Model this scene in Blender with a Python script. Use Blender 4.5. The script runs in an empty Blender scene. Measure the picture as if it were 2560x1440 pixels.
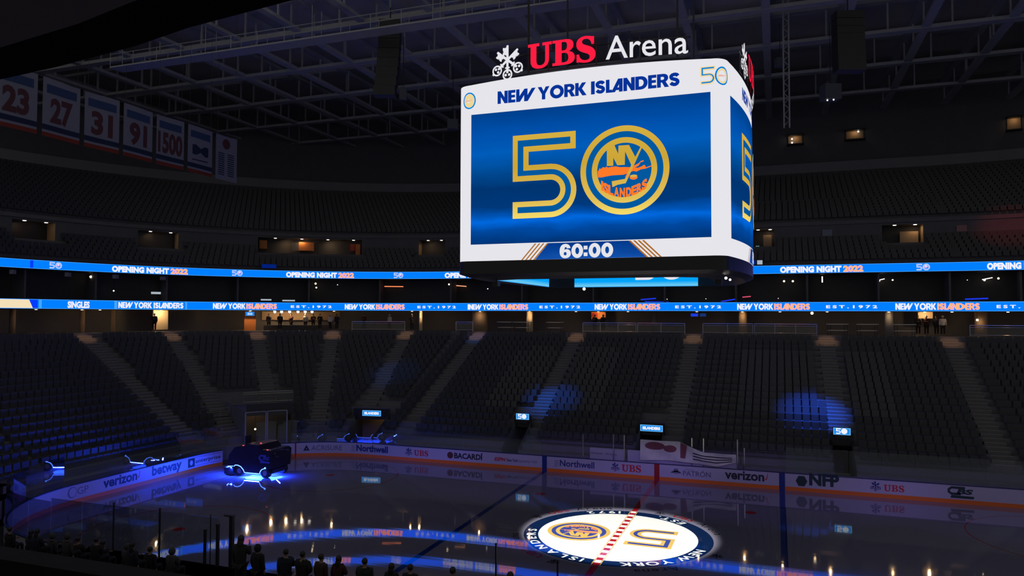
import bpy, bmesh, math, random
from mathutils import Vector, Matrix
from mathutils.geometry import tessellate_polygon
random.seed(7)
SC = bpy.context.scene
COL = SC.collection
R = math.radians
PI = math.pi

# ------------------------------------------------------------------ camera, world, exposure, large lights
CAMLOC = Vector((7.508, -36.343, 10.893))
YAW, PITCH, ROLL, FPX = R(-19.781), R(2.096), R(0.165), 1833.82
_f = Vector((math.sin(YAW)*math.cos(PITCH), math.cos(YAW)*math.cos(PITCH), math.sin(PITCH)))
_r0 = Vector((math.cos(YAW), -math.sin(YAW), 0))
_u0 = _r0.cross(_f)
CR = _r0*math.cos(ROLL) + _u0*math.sin(ROLL)
CU = -_r0*math.sin(ROLL) + _u0*math.cos(ROLL)
CF = _f
cd = bpy.data.cameras.new('camera')
cd.sensor_width = 36.0
cd.lens = FPX*36.0/2560.0
cd.clip_end = 400
cam = bpy.data.objects.new('camera', cd)
COL.objects.link(cam)
cam.matrix_world = Matrix(((CR.x, CU.x, -CF.x, CAMLOC.x), (CR.y, CU.y, -CF.y, CAMLOC.y), (CR.z, CU.z, -CF.z, CAMLOC.z), (0, 0, 0, 1)))
SC.camera = cam
SC.view_settings.view_transform = 'Standard'
SC.view_settings.look = 'None'
SC.view_settings.exposure = 0.0
SC.view_settings.gamma = 1.0
SC.view_settings.use_curve_mapping = False
SC.cycles.use_denoising = True
SC.cycles.max_bounces = 6
SC.cycles.diffuse_bounces = 2
SC.cycles.glossy_bounces = 3
SC.cycles.transparent_max_bounces = 12
SC.cycles.sample_clamp_indirect = 4.0
SC.cycles.caustics_reflective = False
SC.cycles.caustics_refractive = False

WORLD = bpy.data.worlds.new('world')
SC.world = WORLD
WORLD.use_nodes = True
WORLD.node_tree.nodes['Background'].inputs[0].default_value = (1.0, 0.96, 0.91, 1)
WORLD.node_tree.nodes['Background'].inputs[1].default_value = 0.15

def spot(name, loc, target, power, color, half_deg, blend=0.2, sx=1.0, sy=1.0, radius=0.15):
    l = bpy.data.lights.new(name, 'SPOT')
    l.energy = power; l.color = color; l.spot_size = 2*R(half_deg); l.spot_blend = blend; l.shadow_soft_size = radius
    o = bpy.data.objects.new(name, l); COL.objects.link(o)
    o.location = loc
    d = Vector(target)-Vector(loc)
    o.rotation_euler = d.to_track_quat('-Z', 'Y').to_euler()
    o.scale = (sx, sy, 1)
    return o
def area(name, loc, target, power, color, w, h=None):
    l = bpy.data.lights.new(name, 'AREA')
    l.energy = power; l.color = color; l.size = w
    if h: l.shape = 'RECTANGLE'; l.size_y = h
    o = bpy.data.objects.new(name, l); COL.objects.link(o)
    o.location = loc
    d = Vector(target)-Vector(loc)
    o.rotation_euler = d.to_track_quat('-Z', 'Y').to_euler()
    return o
def point(name, loc, power, color, radius=0.1):
    l = bpy.data.lights.new(name, 'POINT')
    l.energy = power; l.color = color; l.shadow_soft_size = radius
    o = bpy.data.objects.new(name, l); COL.objects.link(o); o.location = loc
    return o

# the white follow spots on the centre circle, from the rafters on the near side
spot('centre_spot', (0.0, -27.0, 31.0), (0, 0, 0), 168000, (1.0, 0.985, 0.94), 6.95, 0.2, 1.0, 0.75)
# violet wash lamps on the balcony front of the near side, aimed at the far boards
for wx, tx, pw, cc in ((-6, -24, 13000, (0.17, 0.13, 1.0)), (6, -8, 14000, (0.30, 0.19, 1.0)), (16, 6, 11000, (0.33, 0.20, 1.0)), (26, 22, 7500, (0.34, 0.22, 1.0))):
    spot('wash_spot', (wx, -31.5, 17.0), (tx, 12.0, 0.0), pw, cc, 12.0, 0.6, 1.3, 0.36)
spot('wash_spot', (2, -31.5, 17.0), (-30.0, -1.5, -0.6), 11000, (0.20, 0.14, 1.0), 10.5, 0.6, 1.2, 0.30)
# blue moving heads on the far stand
spot('blue_spot', (16, 12.5, 33), (9.9, 20.6, 3.9), 190000, (0.02, 0.12, 1.0), 5.4, 1.0)
spot('blue_spot', (-16, 12.5, 33), (-9.5, 20.6, 4.0), 80000, (0.02, 0.16, 1.0), 5.2, 1.0)
spot('blue_spot', (-16, 12.5, 33), (-20.2, 30.4, 8.6), 14000, (0.04, 0.22, 1.0), 2.6, 0.8)
spot('red_spot', (22, 14, 33), (27.5, 40.2, 17.7), 6000, (1.0, 0.10, 0.12), 7.0, 1.0)
spot('blue_spot', (-22, 12.5, 33), (-25.5, 23.5, 5.2), 9000, (0.04, 0.22, 1.0), 6.0, 1.0)

# ------------------------------------------------------------------ pixel rays (the layout was measured off the photograph)
def ray(px, py):
    return CF + CR*((px-1280)/FPX) - CU*((py-720)/FPX)
def on_y(px, py, y):
    d = ray(px, py); return CAMLOC + d*((y-CAMLOC.y)/d.y)
def on_z(px, py, z):
    d = ray(px, py); return CAMLOC + d*((z-CAMLOC.z)/d.z)
def on_x(px, py, x):
    d = ray(px, py); return CAMLOC + d*((x-CAMLOC.x)/d.x)
def project(p):
    d = Vector(p)-CAMLOC; k = d.dot(CF)
    return 1280+FPX*d.dot(CR)/k, 720-FPX*d.dot(CU)/k, k

# ------------------------------------------------------------------ colours and materials
def s2l(c):
    c /= 255.0
    return c/12.92 if c <= 0.04045 else ((c+0.055)/1.055)**2.4
def rgb(r, g, b): return (s2l(r), s2l(g), s2l(b), 1.0)
MATS = {}
def mat(name, col, rough=0.6, metal=0.0, spec=0.5, noise=0.0, nscale=8.0, bump=0.0):
    if name in MATS: return MATS[name]
    m = bpy.data.materials.new(name); m.use_nodes = True
    nt = m.node_tree; b = nt.nodes['Principled BSDF']
    b.inputs['Base Color'].default_value = col if len(col) == 4 else (*col, 1)
    b.inputs['Roughness'].default_value = rough
    b.inputs['Metallic'].default_value = metal
    b.inputs['Specular IOR Level'].default_value = spec
    if noise or bump:
        tc = nt.nodes.new('ShaderNodeTexCoord'); nz = nt.nodes.new('ShaderNodeTexNoise')
        nz.inputs['Scale'].default_value = nscale; nz.inputs['Detail'].default_value = 3
        nt.links.new(tc.outputs['Object'], nz.inputs['Vector'])
        if noise:
            mx = nt.nodes.new('ShaderNodeMixRGB'); mx.blend_type = 'MULTIPLY'; mx.inputs[0].default_value = noise
            mx.inputs[1].default_value = b.inputs['Base Color'].default_value
            nt.links.new(nz.outputs['Fac'], mx.inputs[2]); nt.links.new(mx.outputs[0], b.inputs['Base Color'])
        if bump:
            bp = nt.nodes.new('ShaderNodeBump'); bp.inputs['Strength'].default_value = bump
            nt.links.new(nz.outputs['Fac'], bp.inputs['Height']); nt.links.new(bp.outputs[0], b.inputs['Normal'])
    MATS[name] = m
    return m
def emit(name, col, strength=1.0):
    if name in MATS: return MATS[name]
    m = bpy.data.materials.new(name); m.use_nodes = True
    nt = m.node_tree; nt.nodes.clear()
    e = nt.nodes.new('ShaderNodeEmission'); o = nt.nodes.new('ShaderNodeOutputMaterial')
    e.inputs[0].default_value = col if len(col) == 4 else (*col, 1); e.inputs[1].default_value = strength
    nt.links.new(e.outputs[0], o.inputs[0])
    MATS[name] = m
    return m
def emit_ramp(name, stops, axis, lo, hi, wob=0.0, strength=1.0):
    """a picture on a screen: bands of colour along one object axis"""
    m = bpy.data.materials.new(name); m.use_nodes = True
    nt = m.node_tree; nt.nodes.clear()
    N = nt.nodes.new
    e = N('ShaderNodeEmission'); o = N('ShaderNodeOutputMaterial'); e.inputs[1].default_value = strength
    tc = N('ShaderNodeTexCoord'); sp = N('ShaderNodeSeparateXYZ'); mr = N('ShaderNodeMapRange'); cr = N('ShaderNodeValToRGB')
    nt.links.new(tc.outputs['Object'], sp.inputs[0])
    mr.inputs['From Min'].default_value = lo; mr.inputs['From Max'].default_value = hi
    if wob:
        nz = N('ShaderNodeTexNoise'); mp = N('ShaderNodeMapping'); mp.inputs['Scale'].default_value = (0.12, 0.12, 0.35)
        ma = N('ShaderNodeMath'); ma.operation = 'MULTIPLY_ADD'; ma.inputs[1].default_value = wob
        sb = N('ShaderNodeMath'); sb.operation = 'SUBTRACT'; sb.inputs[1].default_value = 0.5
        nt.links.new(tc.outputs['Object'], mp.inputs[0]); nt.links.new(mp.outputs[0], nz.inputs['Vector'])
        nt.links.new(nz.outputs['Fac'], sb.inputs[0]); nt.links.new(sb.outputs[0], ma.inputs[0])
        nt.links.new(sp.outputs[axis], ma.inputs[2]); nt.links.new(ma.outputs[0], mr.inputs['Value'])
    else:
        nt.links.new(sp.outputs[axis], mr.inputs['Value'])
    nt.links.new(mr.outputs[0], cr.inputs[0])
    els = cr.color_ramp.elements
    while len(els) < len(stops): els.new(0.5)
    for el, (p, c) in zip(els, stops): el.position = p; el.color = c
    nt.links.new(cr.outputs[0], e.inputs[0]); nt.links.new(e.outputs[0], o.inputs[0])
    MATS[name] = m
    return m
def ice_mat(name, col, rough=0.028):
    """ice: glossy top over the paint, with faint resurfacing streaks along the length of the rink"""
    m = mat(name, col, rough, 0, 0.5)
    nt = m.node_tree; b = nt.nodes['Principled BSDF']; N = nt.nodes.new
    tc = N('ShaderNodeTexCoord'); mp = N('ShaderNodeMapping'); mp.inputs['Scale'].default_value = (0.10, 2.2, 1)
    nz = N('ShaderNodeTexNoise'); nz.inputs['Scale'].default_value = 1.0; nz.inputs['Detail'].default_value = 4
    bp = N('ShaderNodeBump'); bp.inputs['Strength'].default_value = 0.02; bp.inputs['Distance'].default_value = 0.05
    mr = N('ShaderNodeMapRange'); mr.inputs['From Min'].default_value = 0.35; mr.inputs['From Max'].default_value = 0.7
    mr.inputs['To Min'].default_value = rough*0.7; mr.inputs['To Max'].default_value = rough*1.9
    n2 = N('ShaderNodeTexNoise'); n2.inputs['Scale'].default_value = 0.13; n2.inputs['Detail'].default_value = 3
    nt.links.new(tc.outputs['Object'], mp.inputs[0]); nt.links.new(mp.outputs[0], nz.inputs['Vector'])
    nt.links.new(tc.outputs['Object'], n2.inputs['Vector'])
    nt.links.new(nz.outputs['Fac'], bp.inputs['Height']); nt.links.new(bp.outputs[0], b.inputs['Normal'])
    nt.links.new(n2.outputs['Fac'], mr.inputs['Value']); nt.links.new(mr.outputs[0], b.inputs['Roughness'])
    return m
def glass_mat(name, tint=(0.9, 0.95, 0.95), refl=0.10):
    if name in MATS: return MATS[name]
    m = bpy.data.materials.new(name); m.use_nodes = True
    nt = m.node_tree; nt.nodes.clear(); N = nt.nodes.new
    t = N('ShaderNodeBsdfTransparent'); t.inputs[0].default_value = (*tint, 1)
    g = N('ShaderNodeBsdfGlossy'); g.inputs['Roughness'].default_value = 0.015
    lw = N('ShaderNodeLayerWeight'); lw.inputs[0].default_value = 0.25
    ma = N('ShaderNodeMath'); ma.operation = 'MULTIPLY_ADD'; ma.inputs[1].default_value = 0.6; ma.inputs[2].default_value = refl
    mx = N('ShaderNodeMixShader'); o = N('ShaderNodeOutputMaterial')
    nt.links.new(lw.outputs['Fresnel'], ma.inputs[0]); nt.links.new(ma.outputs[0], mx.inputs[0])
    nt.links.new(t.outputs[0], mx.inputs[1]); nt.links.new(g.outputs[0], mx.inputs[2]); nt.links.new(mx.outputs[0], o.inputs[0])
    MATS[name] = m
    return m

M_ICE = ice_mat('ice', (0.18, 0.17, 0.23))
M_ICEW = ice_mat('ice_white_paint', (0.80, 0.79, 0.75))
M_ICENAVY = ice_mat('ice_navy_paint', rgb(8, 30, 66))
M_ICERED = ice_mat('ice_red_paint', rgb(160, 24, 34))
M_ICEBLUE = ice_mat('ice_blue_paint', rgb(12, 42, 110))
M_ICEGOLD = ice_mat('ice_gold_paint', rgb(205, 170, 92))
M_ICEMID = ice_mat('ice_mid_blue_paint', rgb(52, 66, 140))
M_ICEORANGE = ice_mat('ice_orange_paint', rgb(226, 140, 96))
M_ICEBLACK = ice_mat('ice_black_paint', rgb(24, 24, 30))
M_BOARD = mat('board_white', (0.44, 0.43, 0.48), 0.35, noise=0.06, nscale=3)
M_KICK = mat('board_orange', rgb(220, 110, 22), 0.45)
M_CAP = mat('board_cap', rgb(20, 30, 70), 0.4)
M_DARK = mat('dark_paint', (0.05, 0.052, 0.057), 0.6, noise=0.3, nscale=2)
M_BLACK = mat('black_plastic', (0.022, 0.022, 0.025), 0.45)
M_SEAT = mat('seat_plastic', (0.062, 0.065, 0.073), 0.42, noise=0.2, nscale=20)
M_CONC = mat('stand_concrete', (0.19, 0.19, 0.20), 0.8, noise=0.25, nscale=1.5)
M_NEAR = mat('near_concrete_shaded', (0.035, 0.034, 0.034), 0.9, spec=0.05, noise=0.3, nscale=2)  # stand concrete again, with the near side's darkness put into its colour
M_STAIR = mat('stair_concrete', (0.18, 0.17, 0.165), 0.75, noise=0.3, nscale=4)
M_NOSE = mat('stair_nosing', (0.27, 0.27, 0.27), 0.6)
M_WALL = mat('wall_paint', (0.15, 0.155, 0.17), 0.7, noise=0.25, nscale=0.8)
M_BAND = mat('fascia_paint', (0.30, 0.31, 0.33), 0.7, noise=0.2, nscale=0.4)
M_TAN = mat('tan_paint', (0.42, 0.31, 0.20), 0.7, noise=0.12, nscale=3)
M_CREAM = mat('cream_paint', (0.72, 0.60, 0.40), 0.7)
M_ORANGE = mat('orange_paint', (0.72, 0.26, 0.07), 0.65, noise=0.25, nscale=5)
M_RED = mat('red_paint', (0.55, 0.06, 0.03), 0.6)
M_STEEL = mat('brushed_steel', (0.62, 0.60, 0.57), 0.28, 1.0)
M_TRUSS = mat('truss_paint', (0.50, 0.52, 0.55), 0.7, noise=0.3, nscale=1.2)
M_DECK = mat('roof_deck', (0.62, 0.62, 0.63), 0.8, noise=0.3, nscale=0.5)
M_GLASS = glass_mat('rink_glass', refl=0.05)
M_RAILGLASS = glass_mat('rail_glass', (0.75, 0.78, 0.8), 0.06)
E_WHITE = emit('led_white', rgb(230, 229, 235))
E_TEXTBLUE = emit('led_text_blue', rgb(4, 50, 150))
E_GOLD = emit_ramp('led_gold', [(0, rgb(250, 225, 110)), (0.2, rgb(225, 190, 85)), (0.6, rgb(205, 165, 55)), (1, rgb(214, 176, 66))], 2, 2.55, 6.45)
E_MIDBLUE = emit('led_mid_blue', rgb(0, 88, 158))
E_ORANGE = emit('led_orange', rgb(255, 122, 40))
E_BROWNGOLD = emit('led_brown_gold', rgb(172, 104, 34))
E_RIB = emit('led_ribbon_blue', (0.0, 0.088, 0.98), 2.4)
E_RIBEDGE = emit('led_ribbon_edge', (0.03, 0.19, 0.6), 2.0)
E_RIBDEEP = emit('led_ribbon_deep', (0.0, 0.025, 0.55), 1.8)
E_RIBTXT = emit('led_ribbon_white', (0.40, 0.40, 0.45), 2.2)
E_PEACH = emit('led_peach', (0.75, 0.20, 0.09), 2.4)
E_RED = emit('led_red', rgb(255, 30, 66), 1.0)
E_BULB = emit('bulb_warm', (1.0, 0.78, 0.50), 3.0)
E_BULBW = emit('bulb_white', (1.0, 0.92, 0.80), 2.2)
E_STRIP = emit('led_strip_blue', (0.07, 0.17, 1.0), 7.0)

# ------------------------------------------------------------------ object helpers
ORG = {}
def meta(o, label=None, cat=None, group=None, kind=None):
    if label: o['label'] = label
    if cat: o['category'] = cat
    if group: o['group'] = group
    if kind: o['kind'] = kind
    return o
def thing(name, label, cat, loc=(0, 0, 0), group=None, rz=None):
    o = bpy.data.objects.new(name, None); COL.objects.link(o)
    o.empty_display_size = 0.2; o.location = loc; o.rotation_euler = (0, 0, rz or 0.0)
    ORG[o.name] = Vector(loc) if rz is None else Vector((0, 0, 0))
    return meta(o, label, cat, group)
def link(name, me, parent=None):
    o = bpy.data.objects.new(name, me); COL.objects.link(o)
    if parent is not None:
        o.parent = parent
        off = ORG.get(parent.name, Vector((0, 0, 0)))
        if off.length > 0 and me is not None: me.transform(Matrix.Translation(-off))
        ORG[o.name] = off
    else:
        ORG[o.name] = Vector((0, 0, 0))
    return o
def dup(o, parent=None):
    c = o.copy(); COL.objects.link(c)
    if parent is not None: c.parent = parent
    for ch in list(o.children): dup(ch, c)
    return c
class MB:
    def __init__(s): s.v = []; s.f = []; s.m = []; s.mats = []
    def mi(s, m):
        if m not in s.mats: s.mats.append(m)
        return s.mats.index(m)
    def add(s, vs, fs, m):
        k = len(s.v); i = s.mi(m)
        s.v += [tuple(v) for v in vs]; s.f += [tuple(k+j for j in f) for f in fs]; s.m += [i]*len(fs)
    def box(s, c, d, m, rz=0.0, mtx=None):
        hx, hy, hz = d[0]/2, d[1]/2, d[2]/2
        vs = [Vector((x, y, z)) for z in (-hz, hz) for y in (-hy, hy) for x in (-hx, hx)]
        if mtx: vs = [mtx @ v for v in vs]
        if rz: q = Matrix.Rotation(rz, 3, 'Z'); vs = [q @ v for v in vs]
        s.add([v+Vector(c) for v in vs], [(0, 2, 3, 1), (4, 5, 7, 6), (0, 1, 5, 4), (2, 6, 7, 3), (0, 4, 6, 2), (1, 3, 7, 5)], m)
    def tube(s, pts, r, m, n=8, cap=True):
        pts = [Vector(p) for p in pts]; vs = []; fs = []
        rr = r if isinstance(r, (list, tuple)) else [r]*len(pts)
        for i, p in enumerate(pts):
            t = (pts[min(i+1, len(pts)-1)]-pts[max(i-1, 0)]).normalized()
            a = t.cross(Vector((0, 0, 1)))
            if a.length < 1e-3: a = t.cross(Vector((1, 0, 0)))
            a.normalize(); b = t.cross(a)
            for k in range(n):
                w = 2*PI*k/n; vs.append(p+(a*math.cos(w)+b*math.sin(w))*rr[i])
        for i in range(len(pts)-1):
            for k in range(n):
                fs.append((i*n+k, i*n+(k+1) % n, (i+1)*n+(k+1) % n, (i+1)*n+k))
        if cap: fs.append(tuple(range(n))[::-1]); fs.append(tuple((len(pts)-1)*n+k for k in range(n)))
        s.add(vs, fs, m)
    def strip(s, A, B, m, closed=False):
        n = len(A); vs = list(A)+list(B)
        fs = [(i, (i+1) % n, n+(i+1) % n, n+i) for i in range(n if closed else n-1)]
        s.add(vs, fs, m)
    def prism(s, poly, z0, z1, m):
        n = len(poly)
        vs = [(x, y, z0) for x, y in poly]+[(x, y, z1) for x, y in poly]
        fs = [(i, (i+1) % n, n+(i+1) % n, n+i) for i in range(n)]+[tuple(range(n))[::-1], tuple(range(n, 2*n))]
        s.add(vs, fs, m)
    def ball(s, c, r, m, nu=10, nv=6, sc=(1, 1, 1)):
        vs = []; fs = []
        for i in range(nv+1):
            ph = PI*i/nv
            for j in range(nu):
                th = 2*PI*j/nu
                vs.append((c[0]+r*sc[0]*math.sin(ph)*math.cos(th), c[1]+r*sc[1]*math.sin(ph)*math.sin(th), c[2]+r*sc[2]*math.cos(ph)))
        for i in range(nv):
            for j in range(nu): fs.append((i*nu+j, (i+1)*nu+j, (i+1)*nu+(j+1) % nu, i*nu+(j+1) % nu))
        s.add(vs, fs, m)
    def build(s, name, parent=None, smooth=False):
        me = bpy.data.meshes.new(name); me.from_pydata(s.v, [], s.f)
        for m in s.mats: me.materials.append(m)
        me.polygons.foreach_set('material_index', s.m)
        if smooth: me.polygons.foreach_set('use_smooth', [True]*len(me.polygons))
        me.update()
        return link(name, me, parent)
def struct(o): o['kind'] = 'structure'; return o

# ------------------------------------------------------------------ flat shapes and lettering
def path(d):
    """tiny vector path: M L C Z -> list of loops"""
    loops = []; cur = []; tk = d.replace(',', ' ').split(); i = 0; cmd = None
    out = []
    for t in tk:
        while t and t[0] in 'MLCZ':
            out.append(t[0]); t = t[1:]
        if t.endswith('Z'): out.append(t[:-1]); out.append('Z')
        elif t: out.append(t)
    tk = out
    while i < len(tk):
        if tk[i] in 'MLCZ': cmd = tk[i]; i += 1
        if cmd == 'Z':
            loops.append(cur); cur = []; continue
        if cmd in 'ML':
            cur.append((float(tk[i]), float(tk[i+1]))); i += 2
            if cmd == 'M': cmd = 'L'
        elif cmd == 'C':
            p0 = cur[-1]; c = [float(x) for x in tk[i:i+6]]; i += 6
            for k in range(1, 9):
                t = k/8; a = (1-t)**3; b = 3*t*(1-t)**2; e = 3*t*t*(1-t); g = t**3
                cur.append((a*p0[0]+b*c[0]+e*c[2]+g*c[4], a*p0[1]+b*c[1]+e*c[3]+g*c[5]))
    if cur: loops.append(cur)
    return loops
def ell(cx, cy, rx, ry, n=40, a0=0, a1=360): return [(cx+rx*math.cos(R(a0+(a1-a0)*k/n)), cy+ry*math.sin(R(a0+(a1-a0)*k/n))) for k in range(n + (0 if a1-a0 == 360 else 1))]
def stroke(pts, w):
    L = []; Rr = []
    for i, p in enumerate(pts):
        a = Vector(pts[max(i-1, 0)]); b = Vector(pts[min(i+1, len(pts)-1)]); t = (b-a).normalized(); n = Vector((-t.y, t.x))*w/2
        L.append((p[0]+n.x, p[1]+n.y)); Rr.append((p[0]-n.x, p[1]-n.y))
    return L+Rr[::-1]
class Flat:
    """2-D artwork as triangles, later mapped onto a surface; every entry is (loops, material, layer)"""
    def __init__(s): s.t = []
    def shape(s, loops, m, layer=0, tf=None):
        if tf: loops = [[tf(*p) for p in l] for l in loops]
        fl = [p for l in loops for p in l]
        tri = tessellate_polygon([[Vector((p[0], p[1], 0)) for p in l] for l in loops])
        s.t.append((fl, [tuple(x) for x in tri], m, layer))
        return s
    def text(s, body, m, layer=0, size=1.0, x=0, y=0, bold=0.0, space=1.0, width=None, height=None, align='L', shear=0.0, tf=None):
        vs, fs = text_mesh(body, bold, space, shear)
        if not vs: return s
        x0 = min(v[0] for v in vs); x1 = max(v[0] for v in vs); y0 = 0.0; y1 = max(v[1] for v in vs)
        kx = ky = size
        if width: kx = width/(x1-x0)
        if height: ky = height/(y1-y0)
        if width and not height: ky = kx
        if height and not width: kx = ky
        off = {'L': 0, 'C': -(x1-x0)*kx/2, 'R': -(x1-x0)*kx}[align]
        pts = [((v[0]-x0)*kx+off+x, (v[1]-y0)*ky+y) for v in vs]
        if tf: pts = [tf(*p) for p in pts]
        s.t.append((pts, fs, m, layer))
        return s
    def map(s, name, fn, parent=None, gap=0.012, seg=None):
        mb = MB()
        for pts, fs, m, layer in s.t:
            if seg:
                pts, fs = cut(pts, fs, seg)
            mb.add([fn(p[0], p[1], gap*(layer+1)) for p in pts], fs, m)
        return mb.build(name, parent)
def cut(pts, fs, seg):
    bm = bmesh.new(); vv = [bm.verts.new((p[0], p[1], 0)) for p in pts]
    for f in fs:
        try: bm.faces.new([vv[i] for i in f])
        except ValueError: pass
    lo = min(p[0] for p in pts); hi = max(p[0] for p in pts); n = int((hi-lo)/seg)
    for k in range(1, n+1):
        x = lo+k*(hi-lo)/(n+1)
        bmesh.ops.bisect_plane(bm, geom=bm.verts[:]+bm.edges[:]+bm.faces[:], plane_co=(x, 0, 0), plane_no=(1, 0, 0))
    bm.verts.index_update()
    P = [(v.co.x, v.co.y) for v in bm.verts]; F = [tuple(v.index for v in f.verts) for f in bm.faces]
    bm.free()
    return P, F
_TC = {}
def text_mesh(body, bold=0.0, space=1.0, shear=0.0):
    key = (body, bold, space, shear)
    if key in _TC: return _TC[key]
    c = bpy.data.curves.new('t', 'FONT'); c.body = body; c.size = 1; c.offset = bold; c.space_character = space; c.shear = shear
    c.resolution_u = 3
    o = bpy.data.objects.new('t', c); COL.objects.link(o)
    dg = bpy.context.evaluated_depsgraph_get(); dg.update()
    me = bpy.data.meshes.new_from_object(o.evaluated_get(dg))
    vs = [(v.co.x, v.co.y) for v in me.vertices]; fs = [tuple(p.vertices) for p in me.polygons]
    bpy.data.objects.remove(o); bpy.data.curves.remove(c); bpy.data.meshes.remove(me)
    _TC[key] = (vs, fs)
    return vs, fs
def arc_text(fl, body, m, layer, r, a_start, size, bold=0.0, step=None, inward=False, span=None):
    """letters along a circle; tops point outward, or inward when inward is set; angle in degrees"""
    adv = []
    for ch in body:
        if ch == ' ': adv.append(0.35); continue
        vs, fs = text_mesh(ch, bold); adv.append(max(v[0] for v in vs)-min(v[0] for v in vs)+0.13)
    tot = sum(adv)*size
    k = 1.0 if span is None else R(abs(span))*r/tot
    pos = 0
    for ch, w in zip(body, adv):
        w *= size*k
        if ch != ' ':
            vs, fs = text_mesh(ch, bold); x0 = min(v[0] for v in vs); x1 = max(v[0] for v in vs)
            mid = (pos+w/2)/r
            pts = []
            for v in vs:
                lx = (v[0]-(x0+x1)/2)*size*min(k, 1.25); ly = v[1]*size
                if inward:   # read from the centre side, letters run counter-clockwise, tops towards the centre
                    a = R(a_start)+mid+lx/r; rr = r+0.36*size-ly
                else:
                    a = R(a_start)-mid-lx/r; rr = r-0.36*size+ly
                pts.append((rr*math.cos(a), rr*math.sin(a)))
            fl.t.append((pts, fs, m, layer))
        pos += w
# heavy sans capitals used on the big screen
S_SPINE = [(60, 74), (53, 84), (44, 87), (34, 87), (23, 84), (15, 76), (15, 67), (20, 58), (35, 52), (50, 46), (58, 38), (59, 28), (53, 18), (44, 13), (34, 13), (22, 17), (12, 27)]
GLY = {
 'N': (80, ['M0 0 L0 100 L25 100 L54 50 L54 100 L80 100 L80 0 L55 0 L26 52 L26 0 Z']),
 'E': (58, ['M0 0 L0 100 L57 100 L57 77 L26 77 L26 61 L54 61 L54 40 L26 40 L26 23 L57 23 L57 0 Z']),
 'W': (134, ['M2 0 L2 100 L28 100 L28 46 L66 100 L90 100 L90 48 L122 100 L152 100 L92 0 L64 0 L64 50 L32 0 Z']),
 'Y': (88, ['M30 0 L30 42 L-2 100 L27 100 L43 66 L59 100 L88 100 L56 42 L56 0 Z']),
 'R': (78, ['M0 0 L0 100 L40 100 C66 100 76 85 76 69 C76 55 68 46 59 41 L82 0 L52 0 L34 36 L26 36 L26 0 Z M26 78 L26 56 L38 56 C52 56 52 78 38 78 Z']),
 'K': (80, ['M0 0 L0 100 L26 100 L26 62 L50 100 L81 100 L50 54 L84 0 L53 0 L26 44 L26 0 Z']),
 'I': (27, ['M0 0 L0 100 L27 100 L27 0 Z']),
 'L': (34, ['M0 0 L0 100 L26 100 L26 22 L44 22 L44 0 Z']),
 'A': (84, ['M0 0 L50 100 L82 100 L82 0 L56 0 L56 14 L35 14 L28 0 Z M45 34 L56 34 L56 56 Z']),
 'D': (86, ['M0 0 L0 100 L36 100 C68 100 86 78 86 50 C86 22 68 0 36 0 Z M26 76 L26 24 L36 24 C66 24 66 76 36 76 Z']),
 'O': (104, None), 'S': (74, None), ' ': (30, []),
 '0': (80, None), '6': (78, ['M76 70 C73 92 58 102 40 102 C14 102 0 80 0 48 C0 16 16 -2 39 -2 C62 -2 78 12 78 32 C78 52 64 64 50 64 C42 64 37 61 34 58 C35 74 38 79 42 79 C47 79 49 76 50 70 Z M39 43 C31 43 29 36 29 31 C29 25 31 19 39 19 C47 19 49 25 49 31 C49 36 47 43 39 43 Z']),
 ':': (30, ['M0 10 L0 36 L26 36 L26 10 Z', 'M0 58 L0 84 L26 84 L26 58 Z']),
}
def heavy(fl, body, m, layer, x, y, width, height, gap=7):
    tot = sum(GLY[c][0]+gap for c in body)-gap
    kx = width/tot; ky = height/100; pos = 0
    for c in body:
        w, ps = GLY[c]
        tf = lambda a, b, p=pos: (x+(p+a)*kx, y+b*ky)
        if c == 'O': fl.shape([ell(52, 50, 52, 53), ell(52, 50, 25, 26)[::-1]], m, layer, tf)
        elif c == '0': fl.shape([ell(40, 50, 40, 52), ell(40, 50, 13, 25)[::-1]], m, layer, tf)
        elif c == 'S': fl.shape([stroke(S_SPINE, 26)], m, layer, tf)
        else:
            for p in ps: fl.shape(path(p), m, layer, tf)
        pos += w+gap
# slab serif letters of the sign
SERIF = {
 'U': (102, 'M0 100 L48 100 L48 88 L36 88 L36 32 C36 17 42 11 53 11 C66 11 73 19 73 34 L73 88 L61 88 L61 100 L100 100 L100 88 L89 88 L89 34 C89 10 74 -2 50 -2 C24 -2 11 10 11 32 L11 88 L0 88 Z'),
 'B': (94, 'M0 100 L52 100 C76 100 86 90 86 76 C86 63 77 55 66 52 C81 49 91 40 91 26 C91 9 78 0 54 0 L0 0 L0 11 L12 11 L12 89 L0 89 Z M38 90 L38 57 L46 57 C56 57 60 63 60 74 C60 85 56 90 46 90 Z M38 47 L38 10 L48 10 C60 10 65 16 65 28 C65 41 59 47 48 47 Z'),
 'S': (80, 'M72 98 L72 68 L62 68 C60 82 52 91 40 91 C31 91 25 87 25 80 C25 73 31 70 44 65 C66 57 78 47 78 28 C78 10 63 -2 41 -2 C31 -2 23 0 14 2 L3 2 L3 33 L13 33 C15 17 25 8 39 8 C50 8 55 13 55 20 C55 28 48 32 34 37 C13 45 2 54 2 73 C2 90 17 102 38 102 C48 102 56 100 64 98 Z'),
}
def serif(fl, body, m, layer, x, y, h, gap=6):
    k = h/100; pos = 0
    for c in body:
        w, p = SERIF[c]
        fl.shape(path(p), m, layer, lambda a, b, q=pos: (x+(q+a)*k, y+b*k)); pos += w+gap
    return pos*k
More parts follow.
